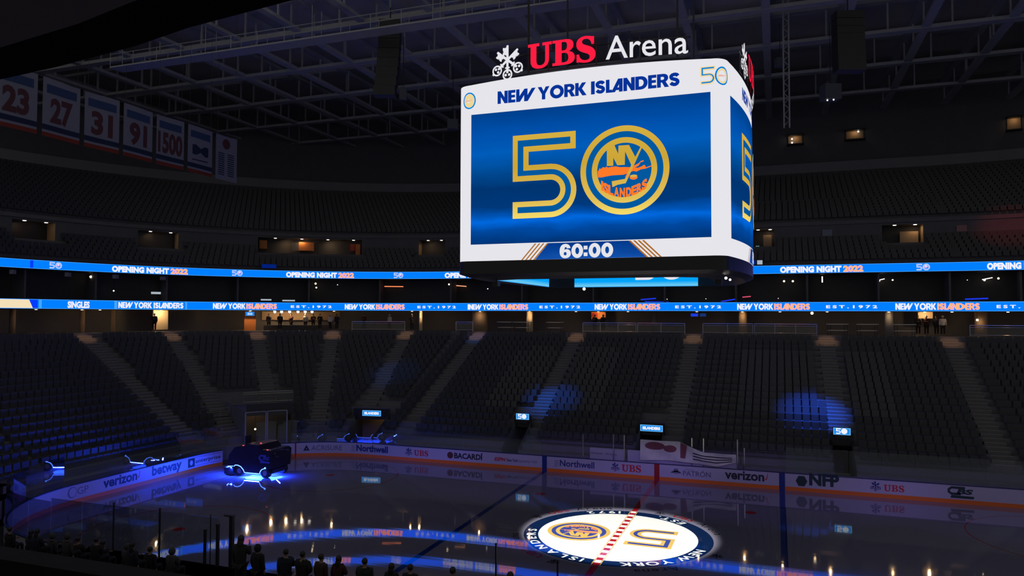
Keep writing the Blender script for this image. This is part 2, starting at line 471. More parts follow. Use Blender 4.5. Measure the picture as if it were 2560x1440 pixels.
def keys(fl, m, layer, cx, cy, s):
    """three crossed keys; s is about half the height"""
    for ang, mir in ((0, 1), (51, 1), (-51, -1)):
        a = R(ang)
        def tf(x, y):
            x *= mir
            return (cx+s*(x*math.cos(a)-y*math.sin(a)), cy+s*(x*math.sin(a)+y*math.cos(a)))
        fl.shape([[(-0.068, -0.55), (0.068, -0.55), (0.068, 0.80), (0.03, 0.83), (-0.03, 0.83), (-0.068, 0.80)]], m, layer, tf)
        fl.shape([[(-0.06, 0.27), (-0.06, 0.71), (-0.13, 0.71), (-0.13, 0.66), (-0.19, 0.71), (-0.29, 0.71), (-0.29, 0.55), (-0.22, 0.53), (-0.29, 0.50), (-0.22, 0.46), (-0.29, 0.43), (-0.29, 0.27), (-0.22, 0.27), (-0.16, 0.33), (-0.13, 0.27)]], m, layer, tf)
        fl.shape([[(-0.14, -0.49), (0.14, -0.49), (0.14, -0.40), (-0.14, -0.40)]], m, layer, tf)
        fl.shape([ell(0, -0.83, 0.305, 0.305, 28), ell(0, -0.83, 0.215, 0.215, 28)[::-1]], m, layer, tf)
        for px, py in ((0, -0.68), (-0.11, -0.84), (0.11, -0.84)): fl.shape([ell(px, py, 0.075, 0.075, 14)], m, layer, tf)
        fl.shape([[(-0.05, -0.56), (0.05, -0.56), (0.045, -0.74), (-0.045, -0.74)]], m, layer, tf)
        fl.shape([[(-0.06, -1.19), (0.06, -1.19), (0.06, -1.05), (-0.06, -1.05)]], m, layer, tf)
EMB_NY = [(-0.386, 0.498), (-0.30, 0.57), (-0.219, 0.588), (-0.13, 0.366), (-0.12, 0.553), (0.114, 0.551), (0.253, 0.272), (0.372, 0.491), (0.403, 0.47), (0.04, -0.301), (-0.143, -0.326), (-0.261, -0.374), (-0.276, -0.24), (0.022, -0.203), (0.163, 0.099), (0.027, 0.413), (0.019, 0.112), (-0.15, 0.112), (-0.24, 0.291), (-0.241, 0.107), (-0.386, 0.112)]
EMB_ISL = [(-0.597, 0.008), (-0.57, 0.03), (-0.56, 0.07), (-0.52, 0.055), (-0.474, 0.095), (-0.43, 0.075), (-0.402, 0.10), (-0.36, 0.075), (-0.307, 0.084), (-0.189, 0.092), (-0.087, 0.066), (0.007, 0.063), (0.131, 0.052), (0.186, 0.036), (0.232, 0.087), (0.325, 0.127), (0.379, 0.178), (0.44, 0.186), (0.433, 0.159), (0.371, 0.147), (0.325, 0.073), (0.24, 0.032), (0.317, 0.027), (0.409, 0.06), (0.44, 0.085), (0.471, 0.071), (0.486, 0.024), (0.608, 0.062), (0.611, 0.042), (0.486, 0.0), (0.378, -0.011), (0.278, -0.056), (0.209, -0.036), (0.1, -0.076), (-0.009, -0.108), (-0.15, -0.107), (-0.276, -0.107), (-0.403, -0.123), (-0.514, -0.139), (-0.586, -0.135), (-0.597, -0.071)]
def emblem(fl, g, b, o, layer, tf0, detail=True):
    def T(lo): return [[tf0(*p) for p in l] for l in lo]
    n = 72 if detail else 32
    fl.shape(T([ell(0, 0, 0.93, 0.93, n)]), b, layer)
    fl.shape(T([ell(0, 0, 1, 1, n), ell(0, 0, 0.87, 0.87, n)[::-1]]), g, layer+1)
    fl.shape(T([ell(0, 0, 0.735, 0.735, n), ell(0, 0, 0.61, 0.61, n)[::-1]]), g, layer+1)
    fl.shape(T([EMB_ISL]), o, layer+1)
    fl.shape(T([EMB_NY]), g, layer+2)
    if detail:
        fl.shape(T([ell(0.214, -0.185, 0.087, 0.045, 20)]), o, layer+1)
        fl.shape(T([ell(0.214, -0.150, 0.083, 0.030, 20)]), g, layer+2)
        for k in range(3):
            x = 0.105-k*0.014; y = -0.085-k*0.03
            fl.shape(T([[(x-0.045, y-0.002), (x+0.03, y-0.03), (x+0.026, y-0.042), (x-0.05, y-0.014)]]), o, layer+3)
        tmp = Flat(); word = 'ISLANDERS'; nst = len(word)
        for i, ch in enumerate(word):
            vs, fs = text_mesh(ch, 0.055); x0 = min(v[0] for v in vs); x1 = max(v[0] for v in vs)
            w = 0.118 if ch != 'I' else 0.05
            c = [-0.49, -0.405, -0.295, -0.165, -0.035, 0.105, 0.225, 0.345, 0.455][i]
            def q(x, y):
                X = c+((x-x0)/(x1-x0)-0.5)*w
                base = -0.60+0.62*X*X*1.15; top = base+0.19+0.02*abs(X)
                return (X, base+(top-base)*(y/0.72))
            tmp.t.append(([tf0(*q(*v)) for v in vs], fs, o, layer+3))
        fl.t += tmp.t
FIVE = dict(
 outer=[(2.80, 3.60), (0, 3.60), (0, 1.60), (1.69, 1.60)]+[(1.69+0.44*math.sin(R(a)), 1.16+0.44*math.cos(R(a))) for a in range(10, 171, 10)]+[(1.69, 0.72), (0, 0.72), (0, 0), (1.69, 0)]+[(1.69+1.14*math.sin(R(a)), 1.14-1.14*math.cos(R(a))) for a in range(8, 173, 8)]+[(1.69, 2.28), (0.72, 2.28), (0.72, 2.86), (2.80, 2.86)],
 inner=[(2.57, 3.37), (0.23, 3.37), (0.23, 1.83), (1.69, 1.83)]+[(1.69+0.67*math.sin(R(a)), 1.16+0.67*math.cos(R(a))) for a in range(10, 171, 10)]+[(1.69, 0.49), (0.23, 0.49), (0.23, 0.23), (1.69, 0.23)]+[(1.69+0.91*math.sin(R(a)), 1.14-0.91*math.cos(R(a))) for a in range(8, 173, 8)]+[(1.69, 2.05), (0.49, 2.05), (0.49, 3.09), (2.57, 3.09)])
def five(fl, g, b, layer, tf0):
    fl.shape([[tf0(*p) for p in FIVE['outer']]], g, layer); fl.shape([[tf0(*p) for p in FIVE['inner']]], b, layer+1)
def fifty(fl, g, b, o, layer, x, y, h, detail=False):
    """the numeral five beside the round badge, h high"""
    k = h/3.6
    five(fl, g, b, layer, lambda a, c: (x+a*k, y+c*k))
    emblem(fl, g, b, o, layer, lambda a, c: (x+(4.84+a*1.835)*k, y+(1.81+c*1.835)*k), detail)

# ------------------------------------------------------------------ the bowl: everything follows offsets of the rink outline
HX, HY, RC = 30.48, 12.95, 8.53
LX, LY = HX-RC, HY-RC
ARC = RC*PI/2
def base(s):
    """point and outward normal on the rink outline; s runs from the far middle towards the far left corner"""
    per = 4*LX+4*LY+4*ARC
    if s < -per/2: s += per
    if s > per/2: s -= per
    sg = 1
    if s < 0: s = -s; sg = -1
    if s <= LX: p, n = (-s, HY), (0, 1)
    elif s <= LX+ARC:
        a = (s-LX)/RC; n = (-math.sin(a), math.cos(a)); p = (-LX+RC*n[0], LY+RC*n[1])
    elif s <= LX+ARC+2*LY: p, n = (-HX, LY-(s-LX-ARC)), (-1, 0)
    elif s <= LX+2*ARC+2*LY:
        a = (s-LX-ARC-2*LY)/RC; n = (-math.cos(a), -math.sin(a)); p = (-LX+RC*n[0], -LY+RC*n[1])
    else: p, n = (-LX+(s-LX-2*ARC-2*LY), -HY), (0, -1)
    return (sg*p[0], p[1]), (sg*n[0], n[1])
S_L, S_A, S_B, S_N = LX, LX+ARC, LX+ARC+2*LY, LX+2*ARC+2*LY
def bp(s, d, z):
    p, n = base(s); return Vector((p[0]+n[0]*d, p[1]+n[1]*d, z))
def sol(px, d, z, lo=-34.0, hi=50.0):
    """outline parameter of the spot on the ring (d, z) seen at column px of the photograph"""
    best = None
    n = 400
    for i in range(n+1):
        s = lo+(hi-lo)*i/n
        q = project(bp(s, d, z))
        if q[2] < 1: continue
        e = abs(q[0]-px)
        if best is None or e < best[0]: best = (e, s)
    a, b = best[1]-(hi-lo)/n, best[1]+(hi-lo)/n
    for _ in range(40):
        m = (a+b)/2
        if project(bp(m, d, z))[0] > px: a = m
        else: b = m
    return (a+b)/2
def srange(a, b, step=1.6, extra=()):
    br = sorted(set([a, b]+[x for x in (-S_A, -S_L, S_L, S_A, S_B, S_N) if a < x < b]+[x for x in extra if a < x < b]))
    out = []
    for i in range(len(br)-1):
        lo, hi = br[i], br[i+1]
        mid = (lo+hi)/2
        arc = (S_L < abs(mid) < S_A) or (S_B < abs(mid) < S_N)
        n = max(1, int(math.ceil((hi-lo)/(0.45 if arc else step*4))))
        out += [lo+(hi-lo)*k/n for k in range(n)]
    return out+[br[-1]]
def ring(mb, d0, z0, d1, z1, a, b, m, extra=()):
    ss = srange(a, b, extra=extra)
    mb.strip([bp(s, d0, z0) for s in ss], [bp(s, d1, z1) for s in ss], m)
def bend(d, s0, flip=False):
    """(u, v, h) on the wall at offset d, u to the viewer's right from s0, h towards the rink"""
    def fn(u, v, h):
        # arc length at offset d -> outline parameter
        s = s0; left = u; step = -0.25 if u > 0 else 0.25
        k = 0
        rem = abs(u)
        while rem > 1e-6 and k < 2000:
            mid = s+step/2
            sc = (RC+d)/RC if (S_L < abs(mid) < S_A or S_B < abs(mid) < S_N) else 1.0
            dl = abs(step)*sc
            if dl >= rem: s += math.copysign(rem/sc, step); rem = 0
            else: s += step; rem -= dl
            k += 1
        return bp(s, d-h, v)
    return fn
def arclen(s0, s1, d):
    n = 200; t = 0
    for i in range(n): t += (bp(s0+(s1-s0)*(i+1)/n, d, 0)-bp(s0+(s1-s0)*i/n, d, 0)).length
    return t
SA, SZ = -33.5, 49.0        # the extent of the far and left stands that are built

# ------------------------------------------------------------------ ice
mb = MB()
ss = srange(-(S_N+2*LX-1e-3)+1e-3, S_N+2*LX-1e-3)
outl = [bp(s, 0.0, 0)[:2] for s in srange(-S_N, S_N)]
mb.add([(x, y, 0.0) for x, y in outl], [tuple(range(len(outl)))[::-1]], M_ICE)
ice = struct(mb.build('floor'))
for p in ice.data.polygons:
    if p.normal.z < 0: p.flip()
mb = MB(); mb.box((0, 0, -0.31), (160, 150, 0.5), M_DARK); struct(mb.build('floor_slab'))
def flatz(x, y, h): return (x, y, h)
def ice_paint(name, fl, gap=0.003, label=None):
    o = fl.map(name, flatz, ice, gap); o['kind'] = 'structure'
    return o
for sx in (-1, 1):
    fl = Flat(); x = 7.77*sx
    fl.shape([[(x-0.15, -12.9), (x+0.15, -12.9), (x+0.15, 12.9), (x-0.15, 12.9)]], M_ICEBLUE); ice_paint('blue_line', fl)
    fl = Flat(); x = 27.13*sx
    fl.shape([[(x-0.03, -11.1), (x+0.03, -11.1), (x+0.03, 11.1), (x-0.03, 11.1)]], M_ICERED); ice_paint('goal_line', fl)
    for sy in (-1, 1):
        fl = Flat(); cx, cy = 21.03*sx, 6.71*sy
        fl.shape([ell(cx, cy, 4.57, 4.57, 64), ell(cx, cy, 4.51, 4.51, 64)[::-1]], M_ICERED); fl.shape([ell(cx, cy, 0.3, 0.3, 24)], M_ICERED)
        ice_paint('faceoff_circle', fl)
        fl = Flat(); fl.shape([ell(6.1*sx, cy, 0.3, 0.3, 24)], M_ICERED); ice_paint('faceoff_spot', fl)
fl = Flat()
for y0, y1 in ((-12.9, -4.7), (4.7, 12.9)): fl.shape([[(-0.15, y0), (0.15, y0), (0.15, y1), (-0.15, y1)]], M_ICERED)
ice_paint('centre_line', fl)
fl = Flat()
fl.shape([ell(0, 0, 4.62, 4.62, 96)], M_ICENAVY, 0)
fl.shape([ell(0, 0, 3.90, 3.90, 96)], M_ICEW, 1)
arc_text(fl, 'NEW YORK', M_ICEW, 1, 4.26, -12, 0.62, 0.02, inward=False, span=66)
arc_text(fl, 'ISLANDERS', M_ICEW, 1, 4.26, -98, 0.62, 0.02, inward=False, span=78)
arc_text(fl, 'EST.', M_ICEW, 1, 4.26, 47, 0.62, 0.02, inward=True, span=25)
arc_text(fl, '1972', M_ICEW, 1, 4.26, 98, 0.62, 0.02, inward=True, span=27)
emblem(fl, M_ICEGOLD, M_ICEMID, M_ICEORANGE, 2, lambda a, b: (-1.95-a*1.58, 0.02-b*1.58))
k5 = 2.9/3.6
five(fl, M_ICEGOLD, M_ICEMID, 2, lambda a, b: (2.80-(a*k5), 1.58-b*k5))
# checked centre line inside the circle
n = 26
for k in range(n):
    y0 = -4.66+9.32*k/n; y1 = -4.66+9.32*(k+1)/n
    fl.shape([[(-0.15, y0), (0.15, y0), (0.15, y1), (-0.15, y1)]], M_ICERED if k % 2 == 0 else M_ICEW, 3)
for x in (-0.21, 0.17): fl.shape([[(x, -4.66), (x+0.04, -4.66), (x+0.04, 4.66), (x, 4.66)]], M_ICEGOLD, 3)
ice_paint('centre_emblem', fl, 0.003)
fl = Flat()
for start in (158, 74, -17, -111):
    ca = R(start); keys(fl, M_ICEBLACK, 0, 5.10*math.cos(ca), 5.10*math.sin(ca), 0.30)
    arc_text(fl, 'UBS', M_ICERED, 0, 5.10, start-9, 0.62, 0.02, span=16)
    arc_text(fl, 'Arena', M_ICEBLACK, 0, 5.10, start-29, 0.62, 0.0, span=25)
ice_paint('sponsor_lettering', fl, 0.003)

# ------------------------------------------------------------------ dasher boards with the adverts
GATE0, GATE1 = 24.6, 29.5      # zamboni gate in the far left corner
gz = [sol(640, 0, 1.07, 20, 34), sol(557, 0, 1.07, 24, 40)]
GATE0, GATE1 = gz
boards = thing('dasher_boards', 'white rink boards with adverts and an orange kick strip around the ice', 'boards', (0, HY, 0))
per = S_N+2*LX
segs = ((GATE1, per-1e-3), (-per+1e-3, GATE0))
def ribbon_part(name, d0, d1, z0, z1, m, parent, segs=segs, kind=None):
    mb = MB()
    for a, b in segs:
        ss = srange(a, b)
        A0 = [bp(s, d0, z0) for s in ss]; A1 = [bp(s, d0, z1) for s in ss]; B0 = [bp(s, d1, z0) for s in ss]; B1 = [bp(s, d1, z1) for s in ss]
        mb.strip(A0, A1, m); mb.strip(A1, B1, m); mb.strip(B1, B0, m); mb.strip(B0, A0, m)
        for i in (0, -1): mb.add([A0[i], A1[i], B1[i], B0[i]], [(0, 1, 2, 3)], m)
    return mb.build(name, parent)
ribbon_part('board_panel', 0.0, 0.10, 0.24, 1.05, M_BOARD, boards)
ribbon_part('kick_strip', -0.012, 0.10, 0.0, 0.24, M_KICK, boards)
ribbon_part('cap_rail', -0.015, 0.13, 1.05, 1.09, M_CAP, boards)
def bar_on_boards(name, sc, w, m):
    fl = Flat(); fl.shape([[(-w/2, 0.0), (w/2, 0.0), (w/2, 1.05), (-w/2, 1.05)]], m)
    fl.map(name, bend(0.0, sc), boards, 0.018)
bar_on_boards('blue_line_marker', 7.77, 0.34, mat('marker_blue', rgb(10, 40, 110), 0.4))
bar_on_boards('blue_line_marker', -7.77, 0.34, MATS['marker_blue'])
bar_on_boards('centre_line_marker', 0.0, 0.34, mat('marker_red', rgb(150, 20, 25), 0.4))
bar_on_boards('goal_line_marker', sol(739, 0, 1.0, 20, 34), 0.10, MATS['marker_red'])
I_BLK = mat('ink_black', (0.012, 0.013, 0.02), 0.5); I_RED = mat('ink_red', rgb(190, 40, 42), 0.5); I_NAVY = mat('ink_navy', rgb(34, 50, 110), 0.5)
I_GREEN = mat('ink_green', rgb(18, 52, 44), 0.5); I_GREY = mat('ink_grey', rgb(110, 105, 125), 0.5); I_ORG = mat('ink_orange', rgb(205, 90, 50), 0.5); I_BROWN = mat('ink_brown', rgb(84, 40, 36), 0.5)
def advert(px0, px1, draw, d=0.0, z=0.65, parent=boards):
    """an advert between two columns of the photograph; draw(fl, width) works around (0, 0.65)"""
    s0, s1 = sol(px0, d, z), sol(px1, d, z)
    w = arclen(s0, s1, d); fl = Flat(); draw(fl, w)
    return fl.map('advert_lettering', bend(d, s0), parent, 0.006, seg=0.5)
def ad_keys(fl, w):
    keys(fl, I_NAVY, 0, 0.30, 0.72, 0.30); serif(fl, 'UBS', I_RED, 0, 0.75, 0.42, (w-0.75)/2.88)
def ad_text(t, m, bold=0.02, icon=None, h=None):
    def dr(fl, w):
        x = 0
        if icon: x = icon(fl, w)
        fl.text(t, m, 0, x=x, y=0.46, width=w-x, height=h, bold=bold)
    return dr
def ic_disc(fl, w): fl.shape([ell(0.24, 0.64, 0.24, 0.24, 24)], I_BROWN, 0); return 0.56
def ic_tri(fl, w): fl.shape([[(0, 0.45), (0.24, 0.88), (0.48, 0.45)], [(0.20, 0.55), (0.30, 0.55), (0.25, 0.66)]], I_BLK, 0); return 0.60
def ic_hex(fl, w): fl.shape([[(0.34+0.34*math.cos(R(60*k)), 0.64+0.36*math.sin(R(60*k))) for k in range(6)]], I_GREEN, 0); return 0.78
def ic_lines(fl, w):
    for k in range(4): fl.shape([[(0.02*k, 0.42+0.12*k), (0.32, 0.42+0.12*k), (0.32, 0.46+0.12*k), (0.02*k, 0.46+0.12*k)]], I_GREY, 0)
    return 0.42
def ad_tick(t, m):
    def dr(fl, w):
        fl.text(t, m, 0, x=0, y=0.46, width=w-0.22, bold=0.03)
        fl.shape([[(w-0.18, 0.62), (w-0.13, 0.62), (w-0.08, 0.72), (w-0.02, 0.95), (w+0.02, 0.95), (w-0.06, 0.58), (w-0.12, 0.52)]], I_RED, 0)
    return dr
def ad_bee(fl, w):
    fl.shape([ell(0.34, 0.62, 0.30, 0.10, 20)], I_GREY, 0); fl.shape([ell(0.34, 0.74, 0.16, 0.12, 20)], I_GREY, 0)
    for q in (-1, 1): fl.shape([stroke([(0.34+0.06*q, 0.66), (0.34+0.36*q, 0.56)], 0.04)], I_GREY, 0)
    fl.text('PATRÓN', I_GREY, 0, x=0.78, y=0.44, width=w-0.78, bold=0.02); fl.text('TEQUILA', I_GREY, 0, x=0.95, y=0.80, height=0.09, bold=0.0)
def ad_espn(fl, w):
    fl.text('ESPN', I_RED, 0, x=0, y=0.50, width=w*0.27, height=0.24, bold=0.04, shear=0.2); fl.text('New York', I_BLK, 0, x=w*0.30, y=0.50, width=w*0.26, bold=0.02, height=0.2)
    fl.text('SportsNet 1050', I_GREY, 0, x=w*0.58, y=0.51, width=w*0.42, height=0.17, bold=0.0)
def ad_cbs(m):
    def dr(fl, w):
        fl.shape([stroke([(0.66*w, 0.92), (0.16*w, 0.92), (0.06*w, 0.80), (0.06*w, 0.66), (0.16*w, 0.56), (0.5*w, 0.56)], 0.14)], m, 0)
        fl.text('BS', m, 0, x=0.34*w, y=0.58, width=0.62*w, height=0.28, bold=0.05, shear=0.2)
        fl.shape([[(0.12*w, 0.32), (0.97*w, 0.32), (0.99*w, 0.46), (0.15*w, 0.48)]], m, 0)
    return dr
def ad_ent(fl, w):
    fl.shape([[(0.0, 0.34), (0.62, 0.34), (0.62, 0.94), (0.0, 0.94)], ell(0.31, 0.64, 0.14, 0.17, 20)[::-1]], I_GREEN, 0)
    fl.text('enterprise', I_BLK, 0, x=0.70, y=0.54, width=w-0.75, height=0.24, bold=0.015)
    for y in (0.36, 0.92): fl.shape([[(0.66, y), (w, y), (w, y+0.02), (0.66, y+0.02)]], I_BLK, 0)
advert(758, 855, ad_text('ACRISURE', I_GREY, 0.01, ic_tri))
advert(878, 970, ad_text('Northwell', I_NAVY, 0.04, ic_lines))
advert(1013, 1071, ad_keys)
advert(1118, 1207, ad_text('BACARDÍ', I_BLK, 0.035, ic_disc))
advert(1236, 1342, ad_espn)
advert(1385, 1486, ad_text('Northwell', I_NAVY, 0.02, ic_lines))
advert(1527, 1603, ad_keys)
advert(1677, 1777, ad_bee)
advert(1812, 1920, ad_tick('verizon', I_BLK))
advert(1989, 2098, ad_text('NFP', I_GREEN, 0.05, ic_hex))
advert(2175, 2261, ad_keys)
advert(2368, 2436, ad_cbs(I_GREEN))
advert(470, 553, ad_ent)
advert(380, 454, ad_text('betway', I_BLK, 0.035))
advert(258, 350, ad_tick('verizon', I_BLK))
def ad_gp(fl, w):
    fl.shape([ell(0.34, 0.66, 0.32, 0.32, 24), ell(0.38, 0.66, 0.25, 0.27, 24)[::-1]], I_GREY, 0); fl.text('GP', I_GREY, 0, x=w*0.48, y=0.46, width=w*0.5, bold=0.0)
advert(168, 222, ad_gp)

# ------------------------------------------------------------------ glass above the boards
def pane(s0, s1, d, z0, z1, parent_label, group, m=M_GLASS, name='rink_glass', cat='glass'):
    p0, p1 = bp(s0, d, z0), bp(s1, d, z0)
    t = (p1-p0).normalized(); nrm = Vector((-t.y, t.x, 0))*0.006
    o = MB(); q = [p0+t*0.012, p1-t*0.012]
    vs = []
    for z in (z0, z1):
        for b in (q[0]-nrm, q[1]-nrm, q[1]+nrm, q[0]+nrm): vs.append((b.x, b.y, z))
    o.add(vs, [(0, 1, 5, 4), (1, 2, 6, 5), (2, 3, 7, 6), (3, 0, 4, 7), (3, 2, 1, 0), (4, 5, 6, 7)], m)
    ob = o.build(name)
    return meta(ob, parent_label, cat, group)
GL = 'clear pane of rink glass standing on the white boards'
def glass_run(a, b, w=1.83, z1=2.65):
    n = max(1, round(abs(b-a)/w))
    for k in range(n): pane(a+(b-a)*k/n, a+(b-a)*(k+1)/n, 0.07, 1.09, z1, GL, 'rink glass panes')
glass_run(8.0, GATE0, 1.5, 2.8); glass_run(GATE1, S_N, 1.5, 2.8); glass_run(-8.0, -26.0)
glass_run(S_N, S_N+9.0, 1.83, 2.95)

# ------------------------------------------------------------------ lower stand
ROWS = 20; DROW, ZROW, D0, Z0 = 0.85, 0.41, 1.55, 1.0
VOMS = [('wide', sol(932, 4.6, 2.7), 0.95), ('small', sol(1309, 4.6, 3.0), 0.62), ('wide', sol(1630, 4.6, 2.7), 0.85), ('small', sol(2104, 4.6, 3.2), 0.62)]
TUN = (sol(726, 2.4, 2.0), sol(606, 2.4, 2.0))     # zamboni tunnel in the corner
def rowz(k): return Z0+ZROW*k
def rowd(k): return D0+DROW*k
mb = MB()
cuts = [c for v in VOMS for c in (v[1]-v[2], v[1]+v[2])]+list(TUN)
def skip(k, s):
    if k < 4 and any(abs(s-v[1]) < v[2] for v in VOMS): return True
    return k < 6 and TUN[0] < s < TUN[1]
ss = srange(SA, SZ, extra=cuts)
for k in range(ROWS):
    d, z = rowd(k), rowz(k)
    for a, b in zip(ss[:-1], ss[1:]):
        if skip(k, (a+b)/2): continue
        zb = z-ZROW if k else 0.0
        mb.add([bp(a, d, zb), bp(b, d, zb), bp(b, d, z), bp(a, d, z), bp(b, d+DROW, z), bp(a, d+DROW, z)], [(0, 1, 2, 3), (3, 2, 4, 5)], M_CONC)
ring(mb, rowd(ROWS), rowz(ROWS-1), rowd(ROWS), 9.2, SA, SZ, M_CONC)
stand = struct(mb.build('lower_stand_floor'))
mb = MB()
ring(mb, 0.1, 0.02, D0, 0.02, SA, SZ, M_DARK)
struct(mb.build('rinkside_floor'))
# the near stand below the camera: only its first rows can be seen
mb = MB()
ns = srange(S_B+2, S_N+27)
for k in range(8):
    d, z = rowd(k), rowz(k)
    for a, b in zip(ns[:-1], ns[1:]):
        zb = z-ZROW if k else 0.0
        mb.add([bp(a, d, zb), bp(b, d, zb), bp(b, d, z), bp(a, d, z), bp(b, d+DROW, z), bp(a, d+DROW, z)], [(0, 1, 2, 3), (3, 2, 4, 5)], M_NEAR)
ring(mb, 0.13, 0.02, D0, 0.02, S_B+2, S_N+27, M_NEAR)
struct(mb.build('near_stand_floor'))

# aisle stairs
AISLES = []   # (s, first row)
for px_top, k0 in ((205, 2), (425, 2), (640, 6), (833, 2), (1020, 4), (1200, 4), (1445, 4), (1735, 4), (2065, 4), (2370, 2)):
    AISLES.append((sol(px_top, 18.55, 9.1), k0))
AW = 0.62
for s, k0 in AISLES:
    o = MB()
    sc = 1.0
    for k in range(k0, ROWS):
        for half in (0, 1):
            d = rowd(k)+half*DROW/2-0.012; z = rowz(k)+half*ZROW/2
            zc = z+0.012
            f = AW/((RC+d)/RC) if (S_L < abs(s) < S_A) else AW
            A, B, C, D_ = bp(s-f, d-(0.0 if half else 0.0), zc), bp(s+f, d, zc), bp(s+f, d+DROW/2, zc), bp(s-f, d+DROW/2, zc)
            lo = rowz(k)-(ZROW if not half else 0)
            A0, B0 = A.copy(), B.copy(); A0.z = B0.z = lo if k or half else 0.6
            C0, D0_ = C.copy(), D_.copy(); C0.z = D0_.z = rowz(k)
            o.add([A0, B0, B, A, C, D_, C0, D0_], [(0, 1, 2, 3), (3, 2, 4, 5), (0, 3, 5, 7), (1, 6, 4, 2)], M_STAIR)
            # nosing strip
            g = 0.05
            A2, B2 = bp(s-f, d-0.004, zc+0.004), bp(s+f, d-0.004, zc+0.004)
            C2, D2 = bp(s+f, d+g, zc+0.004), bp(s-f, d+g, zc+0.004)
            A3, B3 = A2.copy(), B2.copy(); A3.z = B3.z = zc-0.03
            o.add([A3, B3, B2, A2, C2, D2], [(0, 1, 2, 3), (3, 2, 4, 5)], M_NOSE)
    struct(o.build('aisle_stairs'))

# ------------------------------------------------------------------ seats
def seat_parts():
    a = MB()
    a.box((0, 0.20, 0.42), (0.46, 0.40, 0.05), M_SEAT); a.box((0, 0.01, 0.425), (0.44, 0.05, 0.08), M_SEAT)
    b = MB()
    m = Matrix.Rotation(R(-12), 3, 'X')
    b.box((0, 0.44, 0.66), (0.46, 0.045, 0.46), M_SEAT, mtx=m); b.box((0, 0.487, 0.895), (0.42, 0.05, 0.03), M_SEAT, mtx=m)
    c = MB(); q = -0.255
    c.box((q, 0.30, 0.56), (0.05, 0.34, 0.03), M_BLACK); c.box((q, 0.40, 0.28), (0.03, 0.06, 0.56), M_BLACK)
    return a, b, c
def place(s, d, z):
    p = bp(s, d, z); n = base(s)[1]
    return p, math.atan2(n[1], n[0])-PI/2
seat0 = thing('stadium_seat', 'dark folding seat in the blue lit rows of the far stand', 'seat', (0, 0, 0), 'seats of the far stand')
pa, pb_, pc = seat_parts()
sm, bmh, fmh = pa.build('seat', seat0), pb_.build('backrest', seat0), pc.build('armrest', seat0)
used = [False]
BLOCKS = [(-4.9, -11.35+0.15, 6, 17), (5.6, 9.95, 5, 15), (11.2, 15.0, 5, 15), (-12.6, -15.2, 6, 15)]
indiv = set(); cnt = 0
SW = 0.56
allseats = []
for k in range(1, ROWS-1):
    d = rowd(k)+0.30; z = rowz(k)
    s = SA+0.3
    while s < SZ-0.3:
        arc = (S_L < abs(s) < S_A) or (S_B < abs(s) < S_N)
        st = SW/((RC+d)/RC) if arc else SW
        ok = not skip(k, s) and not skip(k-1, s) and all(abs(s-a) > (AW+0.28)/((RC+d)/RC if (S_L < abs(a) < S_A) else 1) for a, _ in AISLES)
        if any(abs(s-v[1]) < v[2]+0.35 for v in VOMS) and k < 6: ok = False
        if TUN[0]-0.3 < s < TUN[1]+0.3 and k < 8: ok = False
        if ok:
            inb = any(min(b[0], b[1]) <= s <= max(b[0], b[1]) and b[2] <= k <= b[3] for b in BLOCKS)
            if inb and cnt < 300:
                cnt += 1
                p, rz = place(s, d, z)
                o = seat0 if not used[0] else dup(seat0)
                used[0] = True
                o.location = p; o.rotation_euler = (0, 0, rz)
            else: allseats.append((s, d, z))
        s += st
def seat_mass(lst, name, label):
    v = []; f = []
    tpl = []
    for (cx, cy, cz), (w, dd, h) in (((0, 0.20, 0.42), (0.46, 0.40, 0.06)), ((0, 0.48, 0.67), (0.46, 0.06, 0.46))):
        for z in (-h/2, h/2):
            for x, y in ((-w/2, -dd/2), (w/2, -dd/2), (w/2, dd/2), (-w/2, dd/2)): tpl.append((cx+x, cy+y, cz+z))
    fc = [(0, 1, 5, 4), (1, 2, 6, 5), (2, 3, 7, 6), (3, 0, 4, 7), (4, 5, 6, 7)]
    for s, d, z in lst:
        p, rz = place(s, d, z); c, si = math.cos(rz), math.sin(rz); k = len(v)
        v += [(p.x+x*c-y*si, p.y+x*si+y*c, p.z+zz) for x, y, zz in tpl]
        f += [tuple(k+o+i for i in q) for o in (0, 8) for q in fc]
    me = bpy.data.meshes.new(name); me.from_pydata(v, [], f); me.materials.append(M_SEAT); me.update()
    return meta(link(name, me), label, 'seats', kind='stuff')
seat_mass(allseats, 'seat_rows', 'rows of dark seats filling the rest of the lower stand')

# ------------------------------------------------------------------ ring levels above the stand
ZC = 9.21
mb = MB(); ring(mb, rowd(ROWS), ZC-0.01, 26.5, ZC-0.01, SA, SZ, M_WALL); struct(mb.build('concourse_floor'))
mb = MB(); ring(mb, 25.0, ZC, 25.0, 11.25, SA, SZ, M_WALL); struct(mb.build('concourse_wall'))
mb = MB(); ring(mb, 20.0, 11.25, 26.5, 11.25, SA, SZ, M_DARK); ring(mb, 20.02, 11.25, 20.02, 12.14, SA, SZ, M_DARK); ring(mb, 20.02, 12.14, 26.5, 12.14, SA, SZ, M_DARK); struct(mb.build('concourse_ceiling'))
mb = MB(); ring(mb, 24.2, 12.14, 24.2, 14.66, SA, SZ, M_DARK); struct(mb.build('suite_wall'))
mb = MB(); ring(mb, 22.02, 14.66, 26.5, 14.66, SA, SZ, M_DARK); ring(mb, 22.02, 14.66, 22.02, 15.56, SA, SZ, M_DARK); struct(mb.build('suite_ceiling'))
